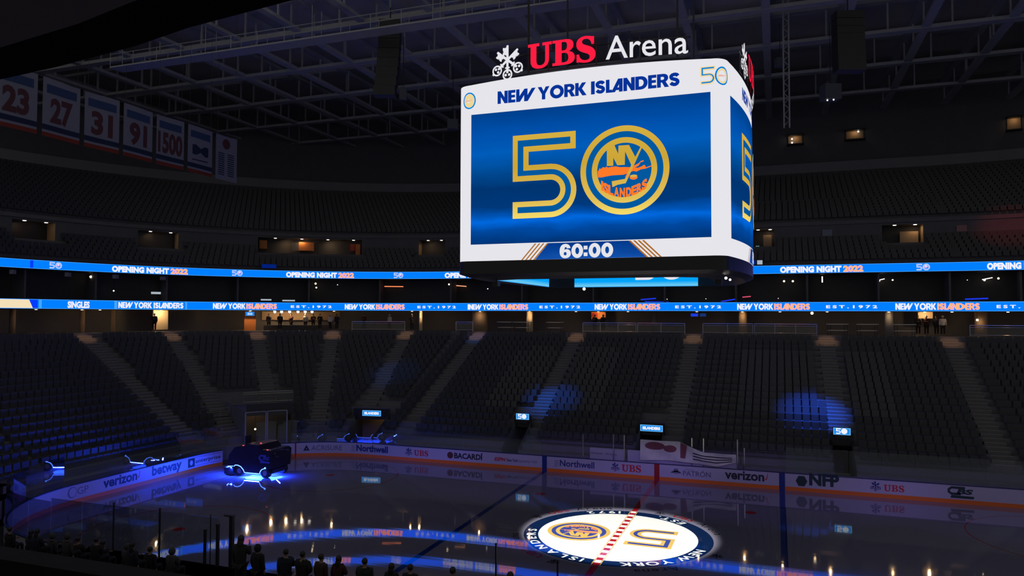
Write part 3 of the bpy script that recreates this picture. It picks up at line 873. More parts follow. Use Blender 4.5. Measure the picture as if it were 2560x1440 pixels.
# suite divider fins
for px in range(60, 2560, 178):
    if 1150 < px < 1880 and px % 2: continue
    s = sol(px, 22.5, 13.3)
    o = MB(); p, rz = place(s, 23.3, 13.4); o.box(p, (0.16, 1.9, 2.5), M_WALL, rz); struct(o.build('suite_partition_wall'))
UD, UZ, UN = 22.1, 15.56, 6
mb = MB()
for k in range(UN):
    ring(mb, UD+0.87*k, UZ+0.42*(k-1) if k else UZ-0.2, UD+0.87*k, UZ+0.42*k, SA, SZ, M_CONC); ring(mb, UD+0.87*k, UZ+0.42*k, UD+0.87*(k+1), UZ+0.42*k, SA, SZ, M_CONC)
struct(mb.build('upper_stand_floor'))
PORT = [(30, 138), (345, 446), (645, 905), (1047, 1113), (1876, 1936), (2205, 2308)]
DW, ZW0, ZW1 = 27.32, 17.6, 20.0
PS = [(sol(b, DW, 18.8), sol(a, DW, 18.8)) for a, b in PORT]
mb = MB()
edges = [SA]
for a, b in sorted(PS): edges += [a, b]
edges.append(SZ)
for i in range(0, len(edges), 2): ring(mb, DW, 15.5, DW, ZW1, edges[i], edges[i+1], M_WALL)
for a, b in PS:
    ring(mb, DW, 19.45, DW, ZW1, a, b, M_WALL)
    ring(mb, DW, 15.5, DW, 17.2, a, b, M_WALL)
struct(mb.build('wall_far'))
TD, TZ, TN = 27.2, 20.0, 17
mb = MB()
for k in range(TN):
    ring(mb, TD+0.87*k, TZ+0.41*(k-1) if k else TZ-0.35, TD+0.87*k, TZ+0.41*k, SA, SZ, M_CONC); ring(mb, TD+0.87*k, TZ+0.41*k, TD+0.87*(k+1), TZ+0.41*k, SA, SZ, M_CONC)
struct(mb.build('top_stand_floor'))
ups = []
for k in range(UN):
    s = SA+0.3
    while s < SZ-0.3:
        d = UD+0.87*k+0.25
        st = 0.56/((RC+d)/RC) if (S_L < abs(s) < S_A or S_B < abs(s) < S_N) else 0.56
        if not any(a-0.1 < s < b+0.1 for a, b in PS) or k < 3: ups.append((s, d, UZ+0.42*k))
        s += st
for k in range(TN):
    s = SA+0.3
    while s < SZ-0.3:
        d = TD+0.87*k+0.25
        st = 0.56/((RC+d)/RC) if (S_L < abs(s) < S_A or S_B < abs(s) < S_N) else 0.56
        ups.append((s, d, TZ+0.41*k)); s += st
seat_mass(ups, 'seat_rows', 'rows of dark seats on the two upper decks')
mb = MB(); ring(mb, 42.0, 26.55, 42.0, 28.6, SA, SZ, M_BAND); ring(mb, 42.0, 28.6, 44.2, 28.6, SA, SZ, M_BAND); struct(mb.build('trim_1'))
mb = MB(); ring(mb, 44.0, 28.0, 44.0, 38.0, SA, SZ, M_WALL); struct(mb.build('wall_back'))
mb = MB(); mb.add([(-84, 8, 37.6), (46, 8, 37.6), (46, 62, 37.6), (-84, 62, 37.6)], [(3, 2, 1, 0)], M_DECK); struct(mb.build('ceiling'))

# portals in the upper wall: a shallow lobby each, with two downlights
def lobby(a, b, d, z0, z1, depth, m_back, m_jamb, energy, nl=2, col=(1.0, 0.62, 0.30)):
    o = MB()
    ss = srange(a, b, 0.8)
    ring(o, d+depth, z0, d+depth, z1, a, b, m_back); ring(o, d, z1, d+depth, z1, a, b, M_WALL); ring(o, d-0.02, z0, d+depth, z0, a, b, M_WALL)
    for s in (a, b): o.add([bp(s, d, z0), bp(s, d+depth, z0), bp(s, d+depth, z1), bp(s, d, z1)], [(0, 1, 2, 3)], m_jamb)
    struct(o.build('lobby_wall'))
    for k in range(nl):
        s = a+(b-a)*(k+0.35)/nl
        q = bp(s, d+0.35, z1-0.03)
        u = MB(); u.prism([(q.x+0.15*math.cos(t*PI/6), q.y+0.15*math.sin(t*PI/6)) for t in range(12)], z1-0.05, z1-0.005, E_BULBW)
        meta(u.build('downlight'), 'small round downlight in the ceiling of an upper portal', 'lamp', 'upper portal downlights')
    if energy:
        for e in ([a+0.55] if nl < 4 else [a+0.9, (a+b)/2+0.25, b-0.7]):
            q = bp(e, d+0.6, z1-0.12)
            area('lobby_lamp', q, bp(e-0.15, d+0.95, z0), energy, col, 0.4)
for (a, b), en, mbk, mj, nl in zip(PS, (5, 6, 16, 7, 5, 7), (M_BLACK, M_BLACK, M_DARK, M_DARK, M_BLACK, M_DARK), (M_TAN, M_TAN, M_ORANGE, M_TAN, M_TAN, M_TAN), (2, 2, 4, 2, 2, 2)):
    lobby(a, b, DW, 17.2, 19.45, 1.7, mbk, mj, en, nl)
def panel_at(px0, px1, y0, y1, d, m, name, label, cat, thick=0.06):
    """a lit panel or counter standing on the ring at depth d between two pixel columns and rows"""
    zc = 0
    s0, s1 = sol(px0, d, 12), sol(px1, d, 12)
    sm_ = (s0+s1)/2; p = bp(sm_, d, 0)
    k = (p-CAMLOC).dot(CF)
    def zz(y):
        lo, hi = 0, 40
        for _ in range(40):
            m_ = (lo+hi)/2
            if project((p.x, p.y, m_))[1] > y: lo = m_
            else: hi = m_
        return lo
    z1, z0 = zz(y0), zz(y1)
    o = MB(); ang = place(sm_, d, 0)[1]
    w = (bp(s1, d, 0)-bp(s0, d, 0)).length
    o.box((p.x, p.y, (z0+z1)/2), (w, thick, z1-z0), m, ang)
    return o, name, label, cat, (z0, z1), p, w, sm_
def put(t):
    ob = t[0].build(t[1]); meta(ob, t[2], t[3]); return ob
put(panel_at(646, 665, 601, 622, DW+0.9, M_ORANGE, 'wall_panel', 'narrow orange lit panel at the west end of the wide upper portal', 'panel', 0.5))
put(panel_at(745, 783, 606, 627, DW+0.9, M_ORANGE, 'menu_board', 'orange rectangular lit board high in the wide upper portal', 'board', 0.3))
put(panel_at(728, 744, 607, 627, DW+0.9, M_WALL, 'wall_panel', 'grey panel beside the orange board in the wide upper portal', 'panel', 0.3))
put(panel_at(874, 886, 611, 628, DW+0.7, M_RED, 'wall_panel', 'red lit panel at the east end of the wide upper portal', 'panel', 0.4))
put(panel_at(888, 899, 611, 645, DW+0.7, M_ORANGE, 'concession_stand', 'orange lit counter front at the east end of the wide upper portal', 'counter', 0.4))
put(panel_at(1910, 1931, 588, 624, DW+0.8, M_TAN, 'wall_panel', 'tan wall panel in the portal just east of the scoreboard', 'panel', 0.3))
put(panel_at(2252, 2298, 579, 618, DW+1.2, M_TAN, 'wall_panel', 'tan wall panel in the upper portal above the round badge on the ribbon', 'panel', 0.3))
# three small lit booths high on the back wall
for k, (px0, px1, y0, y1, lab) in enumerate(((1975, 2010, 341, 362, 'small amber lit booth window high above the ribbon, beside the scoreboard'), (2121, 2165, 328, 350, 'small amber lit booth window with one bright lamp, second from the scoreboard'), (2528, 2562, 296, 326, 'small amber lit booth window at the right edge of the photo'))):
    t = panel_at(px0, px1, y0, y1, 43.9, M_TAN, 'booth_window', lab, 'window', 0.1)
    root = thing('booth_window', lab, 'window', (t[5].x, t[5].y, t[4][0]))
    t[0].build('back_panel', root)
    ang = place(t[7], 43.9, 0)[1]; fr = MB(); q = bp(t[7], 43.5, 0); w = t[6]; z0, z1 = t[4]
    fr.box((q.x, q.y, z1+0.06), (w+0.3, 0.8, 0.12), M_DARK, ang); fr.box((q.x, q.y, z0-0.06), (w+0.3, 0.8, 0.12), M_DARK, ang)
    fr.build('frame', root)
    for j in range(1 if k == 1 else 2+(k == 2)):
        lp = bp(t[7]+(0.35-0.0*j)*(-1 if k else 1), 43.55, z0+0.2+0.45*j if k != 1 else z1-0.15)
        u = MB(); u.ball(lp, 0.10, E_BULBW); u.build('lamp', root)
    area('booth_lamp', bp(t[7], 43.4, z1-0.05), bp(t[7], 43.9, (z0+z1)/2), 3.2, (1.0, 0.6, 0.28), 0.4)

# ------------------------------------------------------------------ ribbon displays
def fine(a, b):
    n = int((b-a)/0.16); return [a+(b-a)*k/n for k in range(n+1)]
def ribbon(name, label, d, z0, z1, texts):
    p0 = bp(0, d, z0); root = thing(name, label, 'display', (0, p0.y, z0))
    body = MB()
    ss = fine(SA, SZ)
    A0 = [bp(s, d-0.05, z0-0.05) for s in ss]; A1 = [bp(s, d-0.05, z1+0.05) for s in ss]; B0 = [bp(s, d+0.015, z0-0.05) for s in ss]; B1 = [bp(s, d+0.015, z1+0.05) for s in ss]
    body.strip(A1, B1, M_BLACK); body.strip(B1, B0, M_BLACK); body.strip(B0, A0, M_BLACK); body.strip(A0, A1, M_BLACK)
    body.build('housing', root)
    sc = MB()
    e = 0.055*(z1-z0)
    sc.strip([bp(s, d-0.06, z0+e) for s in ss], [bp(s, d-0.06, z1-e) for s in ss], E_RIB)
    for q0, q1 in ((z0, z0+e), (z1-e, z1)): sc.strip([bp(s, d-0.06, q0) for s in ss], [bp(s, d-0.06, q1) for s in ss], E_RIBEDGE)
    sc.build('screen', root)
    h = z1-z0
    for px0, px1, kind in texts:
        s0, s1 = sol(px0, d, (z0+z1)/2), sol(px1, d, (z0+z1)/2); w = arclen(s0, s1, d)
        fl = Flat()
        zb = z0+0.145*h; H = 0.70*h
        if kind == 'nyi':
            heavy(fl, 'NEW YORK', E_RIBTXT, 0, 0, zb, w*0.50, H, 2); heavy(fl, 'ISLANDERS', E_PEACH, 0, w*0.515, zb, w*0.485, H, 2)
        elif kind == 'nyw': heavy(fl, 'NEW YORK ISLANDERS', E_RIBTXT, 0, 0, zb, w, H, 4)
        elif kind == 'est': fl.text('E S T . 1 9 7 2', E_RIBTXT, 0, x=0, y=z0+0.33*h, width=w, height=0.32*h, bold=0.04)
        elif kind == 'opn':
            fl.text('OPENING NIGHT', E_RIBTXT, 0, x=0, y=zb, width=w*0.745, height=H, bold=0.07, space=1.06); fl.text('2022', E_PEACH, 0, x=w*0.765, y=zb, width=w*0.235, height=H, bold=0.065, space=1.05)
        elif kind == '50': fifty(fl, E_RIBTXT, E_RIB, E_PEACH, 0, 0, z0+0.13*h, 0.74*h)
        elif kind == 'sng': fl.text('SINGLES', E_RIBTXT, 0, x=0, y=zb, width=w, height=H, bold=0.05)
        elif kind == 'deep': fl.shape([[(0, z0+e), (w, z0+e), (w, z1-e), (0, z1-e)]], E_RIBDEEP, 0)
        elif kind == 'crm': fl.shape([[(0, z0+e), (w, z0+e), (w*0.93, z1-e), (0, z1-e)]], emit('led_cream', rgb(245, 225, 185)), 1)
        elif kind == 'bar': fl.shape([[(0, z0+e), (w, z0+e), (w, z1-e), (0, z1-e)]], E_RIBEDGE, 0)
        fl.map('lettering' if kind not in ('deep', 'crm', 'bar') else 'picture_panel', bend(d-0.066, s0), root, 0.010, seg=0.4)
    return root
ribbon('ribbon_display', 'lower blue LED ribbon with white and peach team lettering round the bowl', 20.0, 11.30, 12.08,
  [(-60, 96, 'deep'), (-60, 84, 'crm'), (96, 103, 'bar'), (168, 223, 'sng'), (285, 292, 'bar'), (295, 458, 'nyw'), (463, 467, 'bar'), (532, 692, 'nyi'), (727, 829, 'est'), (862, 1012, 'nyi'), (1044, 1140, 'est'), (1170, 1317, 'nyi'), (1349, 1451, 'est'),
   (1487, 1651, 'nyi'), (1688, 1803, 'est'), (1843, 2025, 'nyi'), (2065, 2193, 'est'), (2238, 2445, 'nyi'), (2491, 2625, 'est')])
ribbon('ribbon_display', 'upper blue LED ribbon announcing opening night round the bowl', 21.8, 14.72, 15.46,
  [(74, 82, 'deep'), (123, 156, '50'), (279, 469, 'opn'), (580, 607, '50'), (715, 885, 'opn'), (985, 1011, '50'), (1112, 1290, 'opn'), (1420, 1450, '50'), (1600, 1790, 'opn'), (1950, 2158, 'opn'), (2291, 2325, '50'), (2467, 2680, 'opn')])

# ------------------------------------------------------------------ centre-hung scoreboard
ZB = 12.35
FY = -6.7
sb = thing('scoreboard', 'huge centre-hung scoreboard with white bordered blue screens above the ice', 'scoreboard', (0, 0, ZB))
CORN, CR_ = 5.2, 0.6
def sb_side(t):  # bowed end face, t = y
    Rb = 27.5; return 6.5-(Rb-math.sqrt(Rb*Rb-t*t))
def sb_quarter():
    pts = [(0.0, FY), (2.6, FY), (CORN, FY)]
    for a in range(11, 78, 11): pts.append((CORN+CR_*math.sin(R(a)), FY+CR_-CR_*math.cos(R(a))))
    y0 = FY+CR_-CR_*math.cos(R(77))
    for k in range(0, 9): y = y0*(1-k/8); pts.append((sb_side(y) if k else CORN+CR_*math.sin(R(77)), y))
    return pts
qd = sb_quarter()
loop = qd+[(x, -y) for x, y in qd[::-1][1:]]
loop = loop+[(-x, y) for x, y in loop[::-1][1:-1]]
# loop starts at (0, FY) going to +x, back, -x
def topz(x, y):
    return 21.25-0.0075*x*x if abs(x) < CORN+0.4 and abs(abs(y)-abs(FY)) < 0.7 else 21.03
dense = []
for i, p in enumerate(loop):
    q = loop[(i+1) % len(loop)]; n = max(1, int(math.hypot(q[0]-p[0], q[1]-p[1])/0.5))
    dense += [(p[0]+(q[0]-p[0])*k/n, p[1]+(q[1]-p[1])*k/n) for k in range(n)]
def edge(z, ins=0.0): return [Vector((x*(1-ins/6.6), y*(1-ins/6.7), z)) for x, y in dense]
ZBOT = 13.24
TOPS = []
for x, y in dense:
    if abs(abs(y)-abs(FY)) < 0.02 and abs(x) <= CORN+0.01: z = 21.25-0.0075*x*x
    else: z = 21.047
    TOPS.append(Vector((x, y, z)))
mb = MB(); mb.strip(edge(ZBOT), TOPS, E_WHITE, True); mb.build('white_border_screen', sb)
mb = MB()
mb.strip(TOPS, [Vector((v.x*0.96, v.y*0.96, v.z+0.02)) for v in TOPS], M_BLACK, True)
inner = [Vector((v.x*0.96, v.y*0.96, v.z+0.02)) for v in TOPS]; mb.add(inner, [tuple(range(len(inner)))], M_BLACK)
mb.build('roof_panel', sb)
# dark skirt under the screens
mb = MB()
mb.strip(edge(ZBOT-0.0), edge(ZBOT-0.55, -0.02), M_BLACK, True); mb.strip(edge(ZBOT-0.55, -0.02), edge(12.56, 0.35), M_BLACK, True)
ob_ = [(4.75, 5.0)]
def inner_loop(z): 
    p = [(-3.5, -5.0), (3.5, -5.0), (4.8, -4.2), (4.8, 4.2), (3.5, 5.0), (-3.5, 5.0), (-4.8, 4.2), (-4.8, -4.2)]
    return [Vector((x, y, z)) for x, y in p]
lo_o = edge(12.56, 0.35); lo_i = inner_loop(12.50)
mb.build('skirt', sb)
mb = MB()
# underside ring between skirt and the inner screens, and the dark inner ceiling
no = len(lo_o)
idx_i = []
def near_i(v):
    return min(range(8), key=lambda j: (lo_i[j]-v).length)
vs = lo_o+lo_i; fs = []
ni = [near_i(v) for v in lo_o]
for i in range(no):
    j = (i+1) % no
    if ni[i] == ni[j]: fs.append((i, j, no+ni[i]))
    else: fs.append((i, j, no+ni[j])); fs.append((i, no+ni[j], no+ni[i]))
mb.add(vs, fs, M_BLACK)
top_i = inner_loop(13.6); mb.add(top_i, [tuple(range(8))], M_BLACK)
mb.build('underside_panel', sb)
E_INNER = emit_ramp('led_inner', [(0, rgb(20, 150, 240)), (0.06, rgb(110, 205, 240)), (0.20, rgb(60, 180, 245)), (0.28, rgb(0, 165, 250)), (1, rgb(0, 150, 250))], 2, 0.15, 1.2)
mb = MB(); b0, b1 = inner_loop(12.50), inner_loop(13.6)
for i in range(8):
    j = (i+1) % 8; mb.add([b0[i], b0[j], b1[j], b1[i]], [(0, 1, 2, 3)], E_INNER if i in (0, 2, 4, 6) and i != 2 else M_BLACK)
mb.build('inner_screen', sb)
fl = Flat(); fifty(fl, E_WHITE, E_WHITE, E_WHITE, 0, 0.0, 12.72, 1.0)
fl = Flat(); k_ = 1.5/3.6
fl.shape([[(a*k_, 12.88+b*k_) for a, b in FIVE['outer']]], E_WHITE, 0); fl.shape([ell(4.84*k_, 12.88+1.81*k_, 1.83*k_, 1.83*k_, 40), ell(4.84*k_, 12.88+1.81*k_, 1.35*k_, 1.35*k_, 40)[::-1]], E_WHITE, 0)
fl.map('inner_numeral', lambda u, v, h: Vector((0.05+u, 5.0-h, v)), sb, 0.012)
# cameras and lamps on the underside
mb = MB()
for x, y in ((-4.3, -5.6), (5.3, -4.9)):
    mb.tube([(x, y, 12.6), (x, y, 12.35)], 0.03, M_BLACK); mb.box((x, y, 12.28), (0.25, 0.35, 0.2), M_BLACK)
mb.build('camera_pod', sb)
mb = MB(); mb.ball((5.6, -5.2, 12.42), 0.06, E_BULBW); mb.ball((5.75, -5.0, 12.36), 0.05, E_BULBW); mb.ball((-2.9, 4.9, 12.40), 0.09, E_BULBW); mb.build('work_lamp', sb)

E_SCR = emit_ramp('led_screen', [(0, rgb(0, 52, 118)), (0.10, rgb(0, 72, 160)), (0.165, rgb(0, 104, 222)), (0.20, rgb(0, 84, 182)), (0.27, rgb(0, 56, 122)), (0.42, rgb(0, 52, 112)), (0.56, rgb(0, 76, 152)), (0.68, rgb(0, 92, 186)), (0.85, rgb(0, 78, 168)), (1.0, rgb(0, 62, 138))], 2, 14.0-ZB, 19.75-ZB, 0.45)
E_STRIPBLUE = emit_ramp('led_clock_blue', [(0, rgb(20, 84, 176)), (0.5, rgb(8, 66, 152)), (1, rgb(0, 52, 132))], 2, 13.2-ZB, 13.95-ZB, 0.5)
SX0, SX1, SZ0, SZ1 = -5.08, 5.16, 13.965, 19.72
def front(u, v, h): return Vector((u, FY-h, v))
def back(u, v, h): return Vector((-u, -FY+h, v))
# half arc of the bowed end, by length from the front end
_side = [(sb_side(y), y) for y in [(-6.1+12.2*k/200) for k in range(201)]]
_sl = [0.0]
for a, b in zip(_side[:-1], _side[1:]): _sl.append(_sl[-1]+math.hypot(b[0]-a[0], b[1]-a[1]))
def side_pt(u):
    u = max(0, min(u, _sl[-1]-1e-6)); i = min(int(u/_sl[-1]*200), 199)
    while _sl[i+1] < u: i += 1
    while _sl[i] > u: i -= 1
    t = (u-_sl[i])/(_sl[i+1]-_sl[i]); a, b = _side[i], _side[i+1]
    p = Vector((a[0]+(b[0]-a[0])*t, a[1]+(b[1]-a[1])*t)); d = Vector((b[0]-a[0], b[1]-a[1])).normalized()
    return p, Vector((d.y, -d.x))
def right(u, v, h):
    p, n = side_pt(u); return Vector((p.x+n.x*h, p.y+n.y*h, v))
def left(u, v, h):
    p, n = side_pt(u); return Vector((-p.x-n.x*h, -p.y-n.y*h, v))
def face(fn, x0, x1, seg, numeral_x, full=True):
    fl = Flat(); fl.shape([[(x0, SZ0), (x1, SZ0), (x1, SZ1), (x0, SZ1)]], E_SCR, 0)
    scr = fl.map('video_screen', fn, sb, 0.02, seg=seg)
    fl = Flat()
    five(fl, E_GOLD, E_MIDBLUE, 2, lambda a, b: (numeral_x+a, 15.02+b))
    emblem(fl, E_GOLD, E_MIDBLUE, E_ORANGE, 2, lambda a, b: (numeral_x+4.84+a*1.835, 16.83+b*1.835))
    fl.map('numeral_and_badge', fn, scr, 0.014, seg=seg)
    m_ = (x0+x1)/2
    fl = Flat(); heavy(fl, 'NEW YORK ISLANDERS', E_TEXTBLUE, 0, m_-3.88, 20.09, 7.82, 0.55, 3)
    fl.map('team_lettering', fn, sb, 0.02, seg=seg)
    fl = Flat(); c = m_+0.07
    fl.shape([[(c-2.22, ZBOT), (c+2.5, ZBOT), (c+1.78, 13.93), (c-1.62, 13.93)]], E_STRIPBLUE, 0)
    for k in range(4):
        o = k*0.18
        fl.shape([[(c-2.30-o, ZBOT), (c-2.23-o, ZBOT), (c-1.62-o, 13.93), (c-1.69-o, 13.93)]], E_BROWNGOLD, 0)
        fl.shape([[(c+2.50+o, ZBOT), (c+2.58+o, ZBOT), (c+1.87+o, 13.93), (c+1.78+o, 13.93)]], E_BROWNGOLD, 0)
    heavy(fl, '60:00', E_WHITE, 1, c-1.13, 13.28, 2.28, 0.58, 4)
    fl.map('game_clock', fn, sb, 0.02, seg=seg)
face(front, SX0, SX1, None, -3.12)
face(right, 0.15, _sl[-1]-0.15, 0.5, 2.0)
face(back, SX0, SX1, None, -3.12)
face(left, 0.15, _sl[-1]-0.15, 0.5, 2.0)
# small corner badges on the white border
def corner(fn, name, cx, with5, seg=0.3):
    fl = Flat()
    gl = emit('led_pale_gold', rgb(238, 214, 150)); bl = emit('led_sky', rgb(0, 125, 215)); pk = emit('led_pink', rgb(240, 180, 160))
    k = 0.72/3.6
    if with5: five(fl, gl, bl, 0, lambda a, b: (cx+a*k, 20.03+b*k)); ex = cx+0.86
    else: ex = cx
    fl.shape([ell(ex, 20.36, 0.31, 0.37, 28), ell(ex, 20.36, 0.25, 0.31, 28)[::-1]], bl, 0); fl.shape([ell(ex, 20.36, 0.24, 0.30, 28)], gl, 0)
    fl.shape([[(ex+a*0.3, 20.36+b*0.36) for a, b in EMB_ISL]], pk, 1)
    fl.map(name, fn, sb, 0.02)
def cornerfn(u, v, h):   # wraps from the front face round the rounded corner
    if u <= CORN: return front(u, v, h)
    a = min((u-CORN)/CR_, R(77))
    return Vector((CORN+(CR_+h)*math.sin(a), FY+CR_-(CR_+h)*math.cos(a), v))
corner(cornerfn, 'corner_badge', 4.78, True)
corner(lambda u, v, h: Vector((-cornerfn(-u, v, h).x, cornerfn(-u, v, h).y, v)) if u < -CORN else front(u, v, h), 'corner_badge', -5.18, False)
# hanging cables and hoist truss above
for x in (-3.5, 3.5):
    for y in (-3.5, 3.5): mb = MB(); mb.tube([(x, y, 21.05), (x, y, 34.2)], 0.05, M_BLACK, 6); mb.build('hoist_cable', sb)

# ------------------------------------------------------------------ illuminated name sign on top of the scoreboard
def sign(fn, name, label, zb):
    p = fn(0, zb, 0); root = thing(name, label, 'sign', (p.x, p.y, zb-0.5))
    fl = Flat(); keys(fl, E_WHITE, 0, -3.36, zb+0.60, 0.78); fl.map('key_emblem', fn, root, 0.05)
    fl = Flat(); w = serif(fl, 'UBS', E_RED, 0, -2.38, zb+0.02, 1.08, 1); fl.map('red_letters', fn, root, 0.05)
    fl = Flat(); fl.text('Arena', E_WHITE, 0, x=1.02, y=zb+0.04, width=3.28, height=0.95, bold=0.006); fl.map('white_letters', fn, root, 0.05)
    mb = MB()
    for z in (zb-0.10, zb+0.75):
        mb.tube([fn(-3.9+8.3*k/12, z, -0.10) for k in range(13)], 0.03, M_BLACK, 6)
    for u in (-3.6, -1.5, 0.6, 2.4, 4.2): mb.tube([fn(u, zb-0.08, -0.10), fn(u, zb+0.9, -0.10)], 0.03, M_BLACK, 6)
    mb.build('mounting_frame', root)
    return root
def sign_front(u, v, h):
    y = -7.02+0.02*u*u; n = Vector((-0.04*u, 1, 0)).normalized()
    return Vector((u, y, v))-n*(h-0.05)
def sign_side(u, v, h):
    y = u-0.3; x = 6.62-0.02*y*y; n = Vector((1, 0.04*y, 0)).normalized()
    return Vector((x, y, v))+n*(h-0.05)
sign(sign_front, 'illuminated_sign', 'lit sign with white crossed keys, red serif letters and white letters above the scoreboard front', 21.36)
sign(sign_side, 'illuminated_sign', 'second lit sign with crossed keys and red letters turned away on the scoreboard side', 21.36)

# ------------------------------------------------------------------ roof structure
def truss(p0, p1, h, wdt, name='roof_truss', label=None):
    mb = MB(); p0 = Vector(p0); p1 = Vector(p1); L = (p1-p0).length; t = (p1-p0)/L
    ang = math.atan2(t.y, t.x)
    mid = (p0+p1)/2
    mb.box(mid, (L, wdt, 0.28), M_TRUSS, ang); mb.box(mid+Vector((0, 0, h)), (L, wdt, 0.28), M_TRUSS, ang)
    n = max(2, int(L/4.5))
    for k in range(n+1):
        a = p0+t*(L*k/n); mb.box(a+Vector((0, 0, h/2)), (0.14, 0.14, h), M_TRUSS)
    o = mb.build(name); o['kind'] = 'structure'
    return o
for y in (13.6, 21.5, 29.5, 38.0, 46.5): truss((-76, y, 34.0), (44, y, 34.0), 2.6, 0.75, 'roof_beam')
for x in range(-65, 45, 6): truss((x, 6.0, 34.05), (x, 54.0, 34.05), 2.4, 0.62, 'roof_beam')
# catwalk, hung loudspeakers and a vertical cable truss
cw = thing('catwalk', 'dark steel catwalk with handrails slung under the roof', 'catwalk', (-15, 13.0, 31.0))
mb = MB(); mb.box((-15, 10.2, 31.6), (60, 1.3, 0.12), M_TRUSS); mb.build('deck', cw)
mb = MB()
for y in (9.6, 10.8):
    for z in (32.1, 32.7): mb.tube([(-45, y, z), (15, y, z)], 0.035, M_TRUSS, 4)
    for k in range(25): mb.tube([(-45+2.5*k, y, 31.6), (-45+2.5*k, y, 34.1 if k % 4 == 0 else 32.7)], 0.03, M_TRUSS, 4)
mb.build('handrail', cw)
def hung_box(px, py, y, w, h, label, lit=False, name='loudspeaker', topz=34.1):
    p = on_y(px, py, y)
    root = thing(name, label, 'speaker' if name == 'loudspeaker' else 'light', p)
    mb = MB(); mb.box(p, (w, w*0.8, h), mat('speaker_grey', (0.10, 0.11, 0.14), 0.6), 0.4); mb.build('cabinet', root)
    mb = MB(); mb.tube([p+Vector((0, 0, h/2)), Vector((p.x, p.y, topz))], 0.03, M_BLACK, 6); mb.build('cable', root)
    if lit:
        mb = MB()
        for q in (-0.25, 0.2): mb.ball(p+Vector((q, -w*0.3, -h/2-0.08)), 0.06, E_BULBW)
        mb.build('lamp', root)
hung_box(2076, 232, 26.0, 1.3, 1.2, 'grey hung loudspeaker box with two small lamps, right of the scoreboard', True)
hung_box(1132, 312, 26.0, 1.0, 0.9, 'small grey loudspeaker box hung close left of the scoreboard')
hung_box(1950, 157, 25.0, 0.7, 0.7, 'little grey loudspeaker high beside the hanging cable truss')
hung_box(1008, 235, 17.5, 0.6, 1.0, 'narrow grey loudspeaker hung from the roof grid left of the scoreboard')
p = on_y(1967, 300, 24.0)
root = thing('cable_truss', 'slim vertical cable truss hanging right of the scoreboard', 'truss', (p.x, p.y, 25.5))
mb = MB()
for q in ((-0.2, -0.2), (0.2, -0.2), (0.2, 0.2), (-0.2, 0.2)): mb.tube([(p.x+q[0], p.y+q[1], 25.5), (p.x+q[0], p.y+q[1], 36.5)], 0.06, M_TRUSS, 6)
mb.build('chord', root)
mb = MB()
for k in range(13):
    z = 25.6+0.85*k; mb.tube([(p.x-0.2, p.y-0.2, z), (p.x+0.2, p.y-0.2, z+0.42), (p.x-0.2, p.y-0.2, z+0.85 if k < 12 else z+0.42)], 0.035, M_TRUSS, 4)
mb.build('lacing', root)
# big dark rigging masses that stand in front of the grid
for k, (px, py, y, w, h, lab) in enumerate(((975, 150, 12.0, 1.6, 6.0, 'dark hanging line array of loudspeakers in front of the roof grid'), (2120, 110, 16.0, 1.8, 4.2, 'dark hanging line array of loudspeakers right of the scoreboard'))):
    p = on_y(px, py, y); root = thing('line_array', lab, 'speaker', p)
    n = 8
    for j in range(n):
        a = R(-14+28*j/n)
        mb = MB(); mb.box((p.x, p.y-0.12*j*j*0.12, p.z+h/2-h*(j+0.5)/n), (w, 0.9, h/n*0.93), M_BLACK, 0.35); mb.build('speaker_module', root)
    mb = MB(); mb.tube([(p.x, p.y, p.z+h/2), (p.x, p.y, 34.1)], 0.05, M_BLACK, 6); mb.build('cable', root)

# ------------------------------------------------------------------ hanging banners on the left
B_WHITE = mat('banner_white', (0.20, 0.21, 0.30), 0.8, noise=0.1, nscale=1.5); B_NAVY = mat('banner_navy', rgb(16, 36, 72), 0.8); B_ORG = mat('banner_orange', rgb(120, 42, 30), 0.8)  # white banner fabric with the dim bluish light tinted into it
B_NUM = mat('banner_number', rgb(80, 44, 54), 0.8)
BX = -34.0
BANS = [(-7.65, -5.08, '23', 'hanging banner with orange number 23, nearest the left edge'), (-4.75, -2.15, '27', 'hanging banner with orange number 27'), (-1.82, 0.74, '31', 'hanging banner with orange number 31'), (1.08, 3.62, '91', 'hanging banner with orange number 91'),
        (3.97, 6.48, '1500', 'hanging banner with the number 1500'), (6.88, 9.48, 'bow', 'hanging banner with a dark bow tie shape'), (9.85, 12.22, 'list', 'hanging banner with a round badge over columns of small lines, the farthest')]
def bmap(y0):
    def fn(u, v, h):
        return Vector((BX+0.05*math.sin(1.3*u+y0)+h, y0+u, v))
    return fn
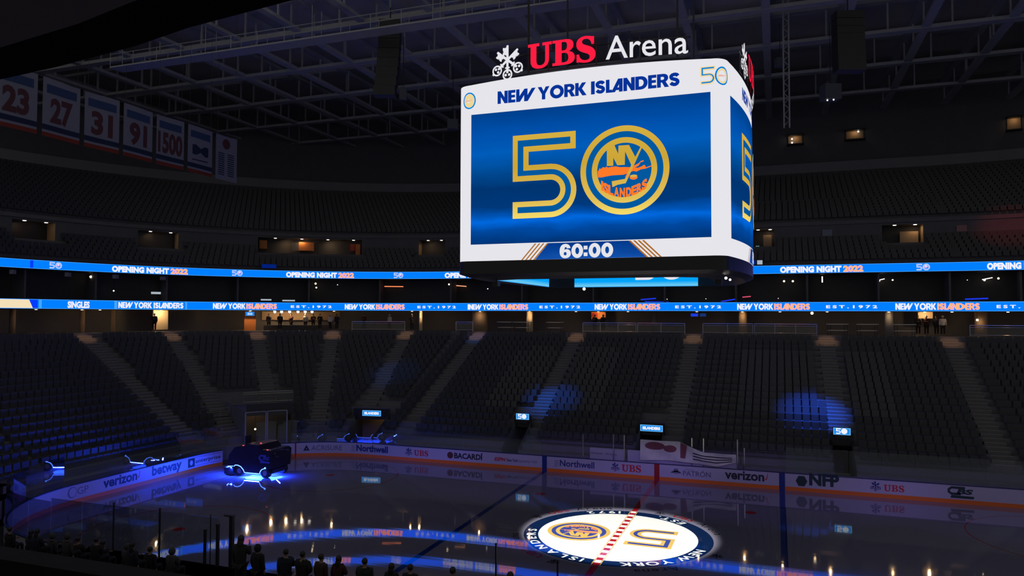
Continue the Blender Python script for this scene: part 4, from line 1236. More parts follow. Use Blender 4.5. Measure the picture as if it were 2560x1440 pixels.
for y0, y1, kind, lab in BANS:
    w = y1-y0; root = thing('hanging_banner', lab, 'banner', (BX, (y0+y1)/2, 21.6), 'retired number banners')
    fn = bmap(y0)
    # view from +x: left of the picture is towards -y
    fl = Flat(); fl.shape([[(0, 21.6), (w, 21.6), (w, 25.2), (0, 25.2)]], B_WHITE, 0)
    if kind != 'list':
        fl.shape([[(0, 22.02), (w, 22.02), (w, 22.34), (0, 22.34)]], B_NAVY, 1); fl.shape([[(0, 21.6), (w, 21.6), (w, 21.86), (0, 21.86)]], B_ORG, 1)
        fl.shape([[(0.25, 24.30), (w-0.25, 24.30), (w-0.25, 24.82), (0.25, 24.82)]], mat('banner_blue', rgb(44, 66, 110), 0.8), 1)
    if kind.isdigit(): fl.text(kind, B_NUM, 1, x=w/2, y=22.62, width=min(w-0.3, 0.78*len(kind)), height=1.45, bold=0.045, align='C')
    elif kind == 'bow':
        fl.shape([[(0.45, 23.75), (0.8, 23.80), (w/2, 23.55), (w-0.8, 23.80), (w-0.45, 23.75), (w-0.45, 23.05), (w-0.8, 23.0), (w/2, 23.25), (0.8, 23.0), (0.45, 23.05)]], B_NAVY, 1)
        fl.shape([[(0.4, 22.58), (w-0.5, 22.62), (w-0.5, 22.70), (0.4, 22.66)]], B_NAVY, 1)
    else:
        fl.shape([ell(w/2, 24.55, 0.42, 0.42, 28)], B_NUM, 1)
        for k in range(11):
            for x in (0.3, 1.35): fl.shape([[(x, 23.7-0.17*k), (x+0.7, 23.7-0.17*k), (x+0.7, 23.78-0.17*k), (x, 23.78-0.17*k)]], B_NAVY, 1)
    fl.map('banner_cloth', fn, root, 0.012, seg=0.4)
    mb = MB(); mb.tube([(BX-0.02, y0-0.08, 25.22), (BX-0.02, y1+0.08, 25.22)], 0.035, M_BLACK, 6); mb.build('pole', root)
    mb = MB()
    for y in (y0+0.2, y1-0.2): mb.tube([(BX-0.02, y, 25.22), (BX-0.02, y, 31.54 if 9.4 < y < 11.0 else 37.5)], 0.012, M_BLACK, 4)
    mb.build('cable', root)

# ------------------------------------------------------------------ balcony soffit above the camera
mb = MB()
edge_ = [(-14, -29.2), (-6, -30.0), (-2, -30.3), (-1.0, -30.4), (0.5, -30.62), (1.5, -30.85), (4, -31.2), (9, -31.4)]
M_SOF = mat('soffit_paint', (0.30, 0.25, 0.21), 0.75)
pts = edge_+[(9, -35.2), (-14, -35.2)]
mb.prism(pts, 14.0, 14.25, M_SOF)
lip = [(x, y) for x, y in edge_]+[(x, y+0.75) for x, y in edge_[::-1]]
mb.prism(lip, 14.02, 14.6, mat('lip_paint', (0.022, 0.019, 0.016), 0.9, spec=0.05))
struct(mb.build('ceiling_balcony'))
point('balcony_lamp', (-5.0, -33.6, 12.9), 5.0, (1.0, 0.72, 0.50), 0.1)

# ------------------------------------------------------------------ concourse behind the top row
WARM = (1.0, 0.60, 0.28)
RAILS = [(880, 1012, 'steel guard rail with two bars at the concourse edge, left of the bright column'), (1140, 1182, 'short steel guard rail beside the round tan column'),
         (1457, 1590, 'steel guard rail above the centre section, left half'), (1594, 1712, 'steel guard rail above the centre section, right half'),
         (1757, 1882, 'steel guard rail right of the centre aisle, left half'), (1886, 2042, 'steel guard rail right of the centre aisle, right half'), (2425, 2600, 'steel guard rail at the right edge under the glowing wall lamp')]
RD = 18.75
for a, b, lab in RAILS:
    s0, s1 = sol(a, RD, 9.6), sol(b, RD, 9.6); p = bp((s0+s1)/2, RD, 9.2)
    root = thing('guard_rail', lab, 'railing', p)
    for z in (10.14, 9.98, 9.36):
        mb = MB(); mb.tube([bp(s0+(s1-s0)*k/8, RD, z) for k in range(9)], 0.035 if z != 9.98 else 0.022, M_STEEL, 8); mb.build('rail', root)
    n = max(2, int(abs(s1-s0)/1.5)+1)
    for k in range(n):
        q = bp(s0+(s1-s0)*k/(n-1), RD, 0); mb = MB(); mb.tube([(q.x, q.y, 9.2), (q.x, q.y, 10.14)], 0.03, M_STEEL, 6); mb.build('post', root)
    mb = MB(); mb.strip([bp(s0+(s1-s0)*k/8, RD+0.03, 9.42) for k in range(9)], [bp(s0+(s1-s0)*k/8, RD+0.03, 9.92) for k in range(9)], M_RAILGLASS); mb.build('glass_infill', root)
# pairs of drink ledges in the standing areas
for px in (1262, 1305, 1385, 2090, 2165, 2258):
    for j in range(2):
        d = 18.75+1.0*j; z = 9.2
        s = sol(px+(7 if j else 0), d, 9.8); p, rz = place(s, d, z); root = thing('drink_ledge', 'narrow steel edged drink ledge on posts in the standing area', 'ledge', (p.x, p.y, z), 'drink ledges at the concourse edge', rz)
        mb = MB(); mb.box((0, 0, 0.98), (1.5, 0.35, 0.03), M_BLACK); mb.box((0, -0.18, 0.98), (1.5, 0.02, 0.05), M_STEEL); mb.build('ledge_top', root)
        mb = MB(); mb.box((0, -0.1, 0.45), (1.4, 0.03, 0.04), M_STEEL); mb.build('foot_rail', root)
        for x in (-0.65, 0.65): mb = MB(); mb.tube([(x, 0, 0), (x, 0, 0.97)], 0.025, M_BLACK, 6); mb.build('leg', root)
put(panel_at(383, 420, 772, 824, 22.4, M_CREAM, 'wall_panel', 'tall cream lit wall panel under the lower ribbon at the left', 'panel', 0.3))
put(panel_at(611, 640, 777, 826, 22.4, M_ORANGE, 'wall_panel', 'amber lit wall panel behind the small blue screen', 'panel', 0.3))
put(panel_at(655, 850, 779, 800, 24.6, M_TAN, 'back_bar', 'tan back wall of the bar lit by six globe lamps', 'bar', 0.2))
put(panel_at(660, 845, 813, 830, 22.0, M_DARK, 'bar_counter', 'long dark bar counter in front of the warm lit back wall', 'bar', 0.6))
def column(px0, px1, d, m, lab, name='column'):
    s0, s1 = sol(px0, d, 10.2), sol(px1, d, 10.2); p = bp((s0+s1)/2, d, 0); r = (bp(s1, d, 0)-bp(s0, d, 0)).length/2
    mb = MB(); mb.tube([(p.x, p.y, 9.2), (p.x, p.y, 11.24)], r, m, 18); o = mb.build(name, None, True); o['label'] = lab; return struct(o), p
column(1048, 1056, 20.6, M_CREAM, 'slim bright lit column'); column(1180, 1216, 21.2, M_TAN, 'round tan column'); column(1316, 1332, 21.2, M_CREAM, 'lit cream column')
column(1846, 1868, 22.2, M_TAN, 'tan column'); column(2211, 2233, 22.0, M_BAND, 'grey column'); column(1628, 1642, 22.5, M_WALL, 'dark grey column'); column(2436, 2470, 23.0, M_TAN, 'tan wall drum'); column(24, 38, 22.5, M_TAN, 'tan column'); column(200, 212, 22.5, M_TAN, 'tan column'); column(278, 288, 22.5, M_TAN, 'tan column')
put(panel_at(1479, 1514, 780, 798, 23.8, M_ORANGE, 'concession_sign', 'orange and tan lit concession panel above the centre rail', 'panel', 0.2))
put(panel_at(1479, 1494, 783, 792, 23.6, M_RED, 'menu_board', 'small red menu board on the orange concession panel', 'board', 0.1))
put(panel_at(2294, 2331, 777, 796, 23.2, M_CREAM, 'wall_panel', 'cream lit wall panel behind people under the lower ribbon at the right', 'panel', 0.2))
def lamp_at(px, py, d, r, label, group, m=E_BULBW, power=0, col=WARM, cord=True, zt=11.25):
    s = sol(px, d, 11); p = bp(s, d, 0)
    lo, hi = 0, 40
    for _ in range(40):
        mm = (lo+hi)/2
        if project((p.x, p.y, mm))[1] > py: lo = mm
        else: hi = mm
    z = lo
    root = thing('pendant_lamp' if cord else 'wall_lamp', label, 'lamp', (p.x, p.y, z), group)
    mb = MB(); mb.ball((p.x, p.y, z), r, m, 12, 8); mb.build('globe', root, True)
    if cord: mb = MB(); mb.tube([(p.x, p.y, z+r*0.8), (p.x, p.y, max(zt, z+r+0.02))], 0.015, M_BLACK, 5); mb.build('cord', root)
    if power: point('lamp_light', (p.x, p.y-0.15, z-r-0.1), power, col, 0.08)
for i, px in enumerate((687, 704, 724, 745, 763, 780)): lamp_at(px, 779.5, 23.0, 0.15, 'round white globe lamp hanging over the bar', 'globe lamps over the bar', power=55 if i % 2 == 0 else 0)
lamp_at(2030, 783, 23.0, 0.13, 'pair-less warm globe lamp hanging under the lower ribbon right of the scoreboard', None, E_BULB, 3)
lamp_at(2443, 800, 22.2, 0.10, 'warm lamp glowing against the tan wall drum at the right edge', None, E_BULB, 7)
# ceiling downlights that light the concourse
for px, pw, d in ((402, 16, 21.6), (626, 14, 21.5), (835, 5, 21.0), (1030, 6, 19.9), (1200, 3.5, 19.9), (1324, 6, 20.4), (1440, 3.5, 19.7), (1496, 7, 22.9), (1570, 3, 20.0), (1742, 5, 19.9), (1856, 4, 21.3), (1950, 2.5, 20.0), (2068, 5, 19.9), (2222, 3, 21.2), (2312, 9, 22.3), (2380, 2, 20), (2520, 4, 20.2), (205, 4, 20.2), (1052, 9, 19.9), (90, 2, 21), (250, 2.5, 21.5)):
    s = sol(px, d, 11.1); q = bp(s, d, 11.18)
    mb = MB(); mb.prism([(q.x+0.10*math.cos(t*PI/5), q.y+0.10*math.sin(t*PI/5)) for t in range(10)], 11.20, 11.245, E_BULB)
    meta(mb.build('ceiling_downlight'), 'small warm downlight in the concourse ceiling', 'lamp', 'concourse downlights')
    point('downlight_light', (q.x, q.y, 11.0), pw*(4.0 if d < 20.6 else 4.6), WARM, 0.07)
# added warm spots, unseen in the rafters, to brighten the stair heads
for s, k0 in AISLES:
    q = bp(s, 17.75, 8.95); spot('stair_head_fill', (q.x*0.72, max(12.6, q.y*0.45), 33.0), q, 19000, (1.0, 0.52, 0.28), 2.1, 0.8, radius=0.08)
# suite level: small lamps, screens and hung speakers
for px, py, r, m, lab in ((225, 692, 0.16, E_BULB, 'amber suite lamp below the first opening night lettering'), (228, 704, 0.08, E_BULBW, 'tiny white suite lamp under an amber one'), (283, 727, 0.10, E_BULBW, 'small white lamp just above the lower ribbon at the left'),
        (392, 733, 0.12, E_BULBW, 'white lamp on the suite counter above the team lettering'), (788, 709, 0.14, E_BULB, 'amber suite lamp, left of the bar line'), (790, 719, 0.12, E_BULB, 'lower amber suite lamp of a pair'), (843, 712, 0.07, E_BULBW, 'tiny white suite lamp right of the amber pair'),
        (1122, 711, 0.13, E_BULB, 'amber suite lamp left of the scoreboard skirt'), (1219, 722, 0.08, E_BULBW, 'tiny white lamp below the scoreboard skirt'), (1961, 703, 0.13, E_BULB, 'left of two round amber suite lamps right of the scoreboard'), (1983, 703, 0.13, E_BULB, 'right of two round amber suite lamps right of the scoreboard'),
        (2198, 702, 0.16, E_BULB, 'amber suite lamp under the ribbon numeral'), (2233, 700, 0.10, E_BULB, 'small amber suite lamp right of the one under the ribbon numeral'), (2463, 700, 0.13, E_BULB, 'amber suite lamp near the right edge'), (2498, 696, 0.12, E_BULB, 'amber suite lamp closest to the right edge'), (2420, 700, 0.05, E_BULBW, 'pinpoint suite lamp near the right edge'), (1946, 746, 0.05, E_BULBW, 'pinpoint lamp on the suite railing right of the scoreboard'), (1765, 747, 0.05, E_BULBW, 'pinpoint lamp on the suite railing under the blue inner screen'), (1668, 748, 0.05, E_BULBW, 'pinpoint lamp on the suite railing below the centre screen')):
    lamp_at(px, py, 23.2, r*0.72, lab, None, m, 0, cord=py < 730, zt=14.66)
def tube_lamp(px0, py0, px1, py1, d, label, m=E_BULB, r=0.05):
    s0, s1 = sol(px0, d, 13), sol(px1, d, 13)
    def zz(s, py):
        p = bp(s, d, 0); lo, hi = 0, 40
        for _ in range(40):
            mm = (lo+hi)/2
            if project((p.x, p.y, mm))[1] > py: lo = mm
            else: hi = mm
        return Vector((p.x, p.y, lo))
    a, b = zz(s0, py0), zz(s1, py1)
    root = thing('tube_lamp', label, 'lamp', (a+b)/2)
    mb = MB(); mb.tube([a, b], r, m, 8); mb.build('tube', root)
    mb = MB(); mb.tube([a+Vector((0, 0.06, 0.02)), b+Vector((0, 0.06, 0.02))], r*1.1, M_BLACK, 6); mb.build('fitting', root)
tube_lamp(2056, 691, 2056, 706, 23.6, 'short upright tube lamp glowing in a suite right of the scoreboard')
tube_lamp(961, 716, 1008, 716.5, 24.0, 'long low red-amber tube lamp on a suite wall left of the scoreboard', emit('tube_red', (1.0, 0.25, 0.10), 1.2))
tube_lamp(1141, 714, 1166, 716, 24.0, 'curved amber tube lamp beside the scoreboard skirt', emit('tube_amber', (1.0, 0.42, 0.22), 1.0))
tube_lamp(2190, 702, 2212, 697, 23.9, 'slanting white tube lamp in a suite under the ribbon numeral', E_BULBW, 0.035)
tube_lamp(2456, 699, 2482, 694, 23.9, 'slanting white tube lamp in a suite near the right edge', E_BULBW, 0.035)
for px, py, lab in ((32, 672, 'small grey loudspeaker under the upper ribbon, closest to the left edge'), (170, 681, 'small grey loudspeaker under the upper ribbon, second from the left edge'), (289, 687, 'small grey loudspeaker under the first opening night lettering'), (407, 692, 'small grey loudspeaker under the end of the first opening night lettering')):
    s = sol(px, 22.0, 14.4); p, rz = place(s, 22.0, 14.35)
    root = thing('loudspeaker', lab, 'speaker', p)
    mb = MB(); mb.box(p, (0.45, 0.3, 0.35), mat('speaker_light', (0.30, 0.30, 0.36), 0.6), rz+0.5); mb.build('cabinet', root)
    mb = MB(); mb.tube([p+Vector((0, 0, 0.15)), Vector((p.x, p.y, 14.66))], 0.03, M_BLACK, 6); mb.build('bracket', root)
def screen_at(px0, px1, y0, y1, d, label, m, name='television', text=None):
    t = panel_at(px0, px1, y0, y1, d, M_BLACK, name, label, 'screen', 0.08)
    z0, z1 = t[4]; root = thing(name, label, 'screen', (t[5].x, t[5].y, z0))
    t[0].build('housing', root)
    fl = Flat(); w = t[6]; fl.shape([[(-w/2+0.03, z0+0.03), (w/2-0.03, z0+0.03), (w/2-0.03, z1-0.03), (-w/2+0.03, z1-0.03)]], m, 0)
    if text: text(fl, w, z0, z1)
    ang = place(t[7], d, 0)[1]; p = t[5]; c, si = math.cos(ang), math.sin(ang)
    fl.map('screen', lambda u, v, h: Vector((p.x+u*c+(h+0.04)*si, p.y+u*si-(h+0.04)*c, v)), root, 0.012)
    return root, t
E_TV = emit('tv_blue', rgb(30, 130, 230)); E_TVW = emit('tv_white', rgb(190, 220, 245))
def tvtext(fl, w, z0, z1): fl.text('50', E_TVW, 1, x=0, y=z0+0.25*(z1-z0), height=0.5*(z1-z0), width=w*0.55, bold=0.05, align='C')
screen_at(613, 637, 779, 790, 21.9, 'small blue television under the lower ribbon in front of the amber panel', E_TV, text=tvtext)
screen_at(1726, 1746, 783, 792, 22.8, 'left of two small blue televisions behind the centre aisle head', emit('tv_deep', rgb(30, 60, 220)))
screen_at(1749, 1766, 783, 792, 22.8, 'right of two small blue televisions behind the centre aisle head', emit('tv_dim', rgb(20, 50, 110)))
screen_at(1893, 1908, 650, 662, 22.4, 'small white screen standing on the ribbon edge right of the scoreboard', emit('tv_grey', rgb(170, 180, 190)))
screen_at(1876, 1892, 650, 662, 22.4, 'deep blue screen half hidden behind the scoreboard corner', emit('tv_navy', rgb(0, 30, 120)))
screen_at(652, 690, 660, 671, 21.95, 'dim deep blue screen on the ledge above the upper ribbon', MATS['tv_navy'])
E_BLUETUBE = emit('tube_blue', (0.01, 0.03, 0.6), 1.3); E_PINKTUBE = emit('tube_pink', (0.7, 0.08, 0.16), 1.0)
tube_lamp(1602, 749, 1640, 746, 23.4, 'dim blue tube lamp in a suite below the centre screen', E_BLUETUBE, 0.06)
tube_lamp(1612, 754, 1672, 755, 22.9, 'longer dim blue tube lamp low in a suite below the centre screen', E_BLUETUBE, 0.05)
tube_lamp(1802, 754, 1838, 748, 23.2, 'dim blue tube lamp in a suite left of the pink one', E_BLUETUBE, 0.06)
tube_lamp(1856, 743, 1877, 741, 23.2, 'short pink tube lamp in a suite below the scoreboard corner', E_PINKTUBE, 0.05)
tube_lamp(2412, 748, 2470, 746, 23.2, 'dim blue tube lamp in a suite near the right edge', E_BLUETUBE, 0.06)
screen_at(376, 402, 729, 736, 22.4, 'small bright white screen above the lower ribbon, right of the white suite lamp', MATS['tv_grey'])
screen_at(651, 679, 747, 752, 22.2, 'thin white screen on the ledge above the lower ribbon, left one of two', MATS['tv_grey'])
screen_at(705, 738, 749, 754, 22.2, 'thin white screen on the ledge above the lower ribbon, right one of two', MATS['tv_grey'])
put(panel_at(2058, 2083, 574, 590, DW-0.1, mat('sign_blue_grey', (0.24, 0.27, 0.36), 0.6), 'wall_sign', 'small blue grey section sign on the upper wall', 'sign', 0.06))
put(panel_at(2395, 2421, 563, 579, DW-0.1, mat('sign_red_grey', (0.42, 0.22, 0.23), 0.6), 'wall_sign', 'small reddish section sign on the red lit upper wall', 'sign', 0.06))
screen_at(1888, 1902, 612, 632, DW+1.0, 'dark departure style board with small coloured figures in the portal beside the scoreboard', emit('board_dark', rgb(24, 26, 28)),
          text=lambda fl, w, z0, z1: [fl.text(t_, m_, 1, x=0, y=z0+(z1-z0)*q, width=w*0.6, height=(z1-z0)*0.16, bold=0.03, align='C') for t_, m_, q in (('60', emit('fig_cyan', rgb(110, 190, 200)), 0.70), ('00', emit('fig_white', rgb(225, 225, 210)), 0.42), ('50', emit('fig_green', rgb(150, 190, 90)), 0.15))])

# ------------------------------------------------------------------ vomitories with screens above the tunnel mouths
E_VOM = emit('vom_blue', rgb(30, 140, 235)); E_VOML = emit('vom_light', rgb(110, 190, 250))
VD = 4.45
for (kind, s, hw), lab in zip(VOMS, ('wide blue screen over the tunnel mouth left of centre, above the curved boards', 'small blue screen with a white numeral over the tunnel under the blue lit stair', 'wide blue screen over the tunnel mouth behind the penalty bench', 'small blue screen with a white numeral below the blue lit seats at the right')):
    mb = MB()
    # side walls, back wall and lintel of the mouth
    for q in (s-hw, s+hw): mb.add([bp(q, D0, 0.02), bp(q, VD+2.2, 0.02), bp(q, VD+2.2, 2.65), bp(q, VD-0.05, 2.65), bp(q, D0, 1.15)], [(0, 1, 2, 3, 4)], M_WALL)
    mb.add([bp(s-hw, VD+2.2, 0.02), bp(s+hw, VD+2.2, 0.02), bp(s+hw, VD+2.2, 2.65), bp(s-hw, VD+2.2, 2.65)], [(0, 1, 2, 3)], M_TAN if s > 20 else M_DARK)
    mb.add([bp(s-hw-0.1, VD, 2.25), bp(s+hw+0.1, VD, 2.25), bp(s+hw+0.1, VD, 3.1), bp(s-hw-0.1, VD, 3.1), bp(s-hw-0.1, VD+0.6, 3.1), bp(s+hw+0.1, VD+0.6, 3.1)], [(0, 1, 2, 3), (3, 2, 5, 4)], M_BLACK)
    mb.add([bp(s-hw, VD, 2.25), bp(s+hw, VD, 2.25), bp(s+hw, VD+2.2, 2.25), bp(s-hw, VD+2.2, 2.25)], [(3, 2, 1, 0)], M_DARK)
    struct(mb.build('tunnel_wall'))
    w = 1.62 if kind == 'wide' else 1.05; z0 = 2.50 if s > -5 else 2.95
    if s < -5: z0 = 2.98
    elif kind == 'small': z0 = 2.85
    h = 0.46
    p, rz = place(s, VD-0.06, z0); root = thing('tunnel_screen', lab, 'screen', p)
    mb = MB(); mb.box(p+Vector((0, 0, h/2)), (w+0.08, 0.08, h+0.08), M_BLACK, rz); mb.build('housing', root)
    mb = MB(); mb.box(p+Vector((0, 0, -0.15)), (w*0.8, 0.05, 0.25), M_BLACK, rz); mb.build('bracket', root)
    fl = Flat(); fl.shape([[(-w/2, z0), (w/2, z0), (w/2, z0+h), (-w/2, z0+h)]], E_VOML, 0); fl.shape([[(-w/2+0.05, z0+0.04), (w/2-0.05, z0+0.04), (w/2-0.05, z0+h-0.04), (-w/2+0.05, z0+h-0.04)]], E_VOM, 1)
    if kind == 'small': fifty(fl, E_RIBTXT, E_RIBTXT, E_RIBTXT, 2, -0.36, z0+0.06, 0.37)
    else: fl.text('ISLANDERS', E_RIBTXT, 2, x=0, y=z0+0.14, width=w*0.78, height=0.2, bold=0.07, align='C')
    c, si = math.cos(rz), math.sin(rz)
    fl.map('screen', lambda u, v, hh: Vector((p.x+u*c+(hh+0.045)*si, p.y+u*si-(hh+0.045)*c, v)), root, 0.008)
    if s > 20: point('tunnel_lamp', bp(s, VD+1.2, 2.0), 2.2, WARM, 0.1)
# zamboni tunnel in the corner: a doorway wall with two tall lit openings
a, b = TUN
mb = MB()
for q in (a, b): mb.add([bp(q, D0, 0.02), bp(q, D0+5.2, 0.02), bp(q, D0+5.2, 3.8), bp(q, D0, 3.4)], [(0, 1, 2, 3)], M_WALL)
mb.add([bp(a, D0+5.2, 0.02), bp(b, D0+5.2, 0.02), bp(b, D0+5.2, 3.4), bp(a, D0+5.2, 3.4)], [(0, 1, 2, 3)], M_TAN)
mb.add([bp(a, D0, 3.4), bp(b, D0, 3.4), bp(b, D0+5.2, 3.4), bp(a, D0+5.2, 3.4)], [(0, 1, 2, 3)], M_DARK)
mb.add([bp(a, D0, 3.1), bp(b, D0, 3.1), bp(b, D0, 4.0), bp(a, D0, 4.0)], [(0, 1, 2, 3)], M_DARK)
struct(mb.build('tunnel_wall'))
point('tunnel_lamp', bp((a+b)/2+0.2, D0+4.2, 2.9), 3.0, WARM, 0.1)
lp = bp(sol(638, D0+3.0, 1.6), D0+3.0, 1.62)
root = thing('pendant_lamp', 'small amber lamp glowing inside the resurfacer tunnel', 'lamp', lp)
mb = MB(); mb.ball(lp, 0.08, E_BULB); mb.build('globe', root); mb = MB(); mb.tube([lp+Vector((0, 0, 0.1)), Vector((lp.x, lp.y, 3.4))], 0.015, M_BLACK, 5); mb.build('cord', root)
M_FRAME = mat('door_frame_paint', (0.30, 0.30, 0.42), 0.4)
for k, (x0, x1, lab) in enumerate(((613, 664, 'tall framed glass door of the resurfacer tunnel, left one'), (668, 717, 'tall framed glass door of the resurfacer tunnel, right one'))):
    s1, s0 = sol(x0, D0-0.3, 1.8), sol(x1, D0-0.3, 1.8)
    p = bp((s0+s1)/2, D0-0.3, 0.02); root = thing('tunnel_door', lab, 'door', p)
    for s in (s0, s1):
        q = bp(s, D0-0.3, 0); mb = MB(); mb.box((q.x, q.y, 1.72), (0.09, 0.09, 3.4), M_FRAME, place(s, 0, 0)[1]); mb.build('post', root)
    mb = MB(); mb.tube([bp(s0, D0-0.3, 3.42), bp(s1, D0-0.3, 3.42)], 0.05, M_FRAME, 6); mb.build('header', root)
    mb = MB(); mb.strip([bp(s0, D0-0.3, 0.1), bp(s1, D0-0.3, 0.1)], [bp(s0, D0-0.3, 3.38), bp(s1, D0-0.3, 3.38)], M_GLASS); mb.build('glass', root)
def low_rail(px0, px1, d, z, zs, lab):
    s0, s1 = sol(px0, d, z), sol(px1, d, z); root = thing('hand_rail', lab, 'railing', bp((s0+s1)/2, d, z))
    for dz in zs: mb = MB(); mb.tube([bp(s0+(s1-s0)*k/6, d, z+dz) for k in range(7)], 0.02, M_STEEL, 6); mb.build('rail', root)
    for k in range(4): q = bp(s0+(s1-s0)*k/3, d, z); mb = MB(); mb.tube([q, q+Vector((0, 0, zs[-1]))], 0.02, M_STEEL, 6); mb.build('post', root)
low_rail(608, 732, D0+5.3, 3.46, (0.1, 0.75, 0.9), 'steel hand rail above the resurfacer tunnel')
low_rail(500, 575, D0+3.6, rowz(4), (0.2, 0.35, 0.5, 0.65, 0.8), 'steel hand rail of five bars left of the resurfacer tunnel')

# ------------------------------------------------------------------ penalty bench behind the far boards
def post_at(px, py_bot, py_top, d, lab, par=None):
    s = sol(px, d, 1.5); p = bp(s, d, 0.02)
    lo, hi = 0, 10
    for _ in range(40):
        mm = (lo+hi)/2
        if project((p.x, p.y, mm))[1] > py_top: lo = mm
        else: hi = mm
    mb = MB(); mb.box((p.x, p.y, 0.02+(lo-0.02)/2), (0.07, 0.07, lo-0.02), M_STEEL); return mb.build('post', par)
sA, sB = sol(1845, 1.2, 1.0), sol(1472, 1.2, 1.0)
root = thing('penalty_bench', 'white backed penalty bench behind the far boards at the centre line', 'bench', bp((sA+sB)/2, 1.2, 0.02))
mb = MB(); q = bp((sA+sB)/2, 0.7, 0.45); mb.box(q, (sB-sA, 0.35, 0.06), M_BLACK); mb.build('seat', root)
for u in (0.1, 0.35, 0.65, 0.9):
    q = bp(sA+(sB-sA)*u, 0.7, 0.22); mb = MB(); mb.box(q, (0.06, 0.3, 0.40), M_BLACK); mb.build('leg', root)
for u0, u1 in ((sol(1560, 1.3, 1.2), sol(1474, 1.3, 1.2)), (sA, sol(1568, 1.3, 1.2))):
    mb = MB(); mb.box(bp((u0+u1)/2, 1.35, 0.82), (abs(u1-u0)-0.05, 0.08, 1.60), M_BOARD); mb.build('back_panel', root)
for px, top in ((1458, 1086), (1534, 1085), (1561, 1087), (1730, 1095), (1759, 1096), (1844, 1099), (1861, 1120)): post_at(px, 1160, top, 1.2 if px not in (1458, 1561) else 0.35, '', root)
fl = Flat(); fl.text('Northwell', I_GREY, 0, x=0.1, y=1.20, width=0.8, bold=0.02); fl.text('UBS Arena', I_GREY, 0, x=1.1, y=1.20, width=0.8, bold=0.01)
fl.map('advert_lettering', bend(1.31, sol(1474, 1.3, 1.2)), root, 0.005)
fl = Flat(); fl.text('Northwell', I_GREY, 0, x=0.3, y=1.18, width=1.0, bold=0.02); fl.shape([ell(1.95, 1.28, 0.14, 0.14, 20)], I_GREY, 0); fl.text('50', I_GREY, 0, x=1.5, y=1.18, width=0.25, bold=0.03)
fl.map('advert_lettering', bend(1.31, sol(1715, 1.3, 1.2)), root, 0.005)
# pale striped cloth added to paint a reflection in the bench glass
M_REFLECT = mat('reflection_pale', (0.74, 0.73, 0.62), 0.8, noise=0.35, nscale=2.5); M_STRIPE = mat('dark_stripe', (0.03, 0.03, 0.03), 0.8); M_MAROON = mat('reflection_maroon', (0.20, 0.06, 0.07), 0.8)
root = thing('reflection_sheet', 'pale cloth with dark stripes and reddish patches imitating a reflection in the bench glass', 'sheet', bp(0.5, 1.05, 1.0))
sx0, sx1 = sol(1600, 1.0, 1.6), sol(1840, 1.0, 1.6)
CL = sx0-sx1
def sheet(u, v, h):  # u 0..1 along, v 0..1 up
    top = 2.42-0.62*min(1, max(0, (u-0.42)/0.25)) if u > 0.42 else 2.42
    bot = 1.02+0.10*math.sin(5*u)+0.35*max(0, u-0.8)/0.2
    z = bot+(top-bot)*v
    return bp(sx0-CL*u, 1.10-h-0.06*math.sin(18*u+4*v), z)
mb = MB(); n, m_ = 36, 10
vs = [sheet(i/n, j/m_, 0) for i in range(n+1) for j in range(m_+1)]+[sheet(i/n, j/m_, -0.02) for i in range(n+1) for j in range(m_+1)]
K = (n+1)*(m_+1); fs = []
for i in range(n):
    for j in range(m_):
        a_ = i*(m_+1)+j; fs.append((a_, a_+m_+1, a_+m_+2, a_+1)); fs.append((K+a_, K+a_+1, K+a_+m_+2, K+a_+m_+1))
mb.add(vs, fs, M_REFLECT); mb.build('pale_sheet', root, True)
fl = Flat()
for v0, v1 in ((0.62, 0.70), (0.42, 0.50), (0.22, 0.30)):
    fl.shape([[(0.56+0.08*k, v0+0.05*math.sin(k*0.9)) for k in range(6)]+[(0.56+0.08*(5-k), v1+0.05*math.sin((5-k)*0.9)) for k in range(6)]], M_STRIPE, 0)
fl.map('stripe', sheet, root, 0.012, seg=0.05)
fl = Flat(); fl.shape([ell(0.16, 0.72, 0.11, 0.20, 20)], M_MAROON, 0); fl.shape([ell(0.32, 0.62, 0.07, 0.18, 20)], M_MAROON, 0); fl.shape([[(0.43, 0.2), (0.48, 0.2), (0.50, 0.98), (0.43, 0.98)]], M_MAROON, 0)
fl.map('reddish_patch', sheet, root, 0.012, seg=0.05)

# ------------------------------------------------------------------ ice resurfacer
ZM = thing('ice_resurfacer', 'dark ice resurfacer with glowing blue light strips driving out of the corner gate', 'ice resurfacer', (-25.75, 5.35, 0))
M_BODY = mat('resurfacer_body', (0.014, 0.014, 0.018), 0.25)
Y0, Y1 = 4.32, 6.35
def zx(px, py): p = on_y(px, py, Y0); return (p.x, p.z)
side = [(-27.55, 0.62), (-27.05, 0.66), (-26.95, 0.74), (-26.72, 0.74), (-26.45, 0.66), (-26.22, 0.45), (-26.14, 0.28), (-24.96, 0.28), (-24.90, 0.42), (-24.78, 0.58), (-24.55, 0.66), (-24.0, 0.62), (-23.92, 1.72), (-24.15, 1.84), (-24.75, 1.84), (-25.05, 2.16), (-26.0, 2.18), (-26.3, 1.98), (-27.0, 1.90), (-27.25, 1.62), (-27.5, 1.30)]
mb = MB(); n = len(side)
vs = [(x, Y0, z) for x, z in side]+[(x, Y1, z) for x, z in side]
tri = [tuple(t) for t in tessellate_polygon([[Vector((x, z, 0)) for x, z in side]])]
mb.add(vs, [tuple(t) for t in tri]+[tuple(n+i for i in t[::-1]) for t in tri]+[(i, n+i, n+(i+1) % n, (i+1) % n) for i in range(n)], M_BODY)
mb.build('body', ZM)
mb = MB(); mb.box((-25.55, 5.33, 0.42), (2.9, 1.5, 0.26), M_BLACK); mb.build('chassis', ZM)
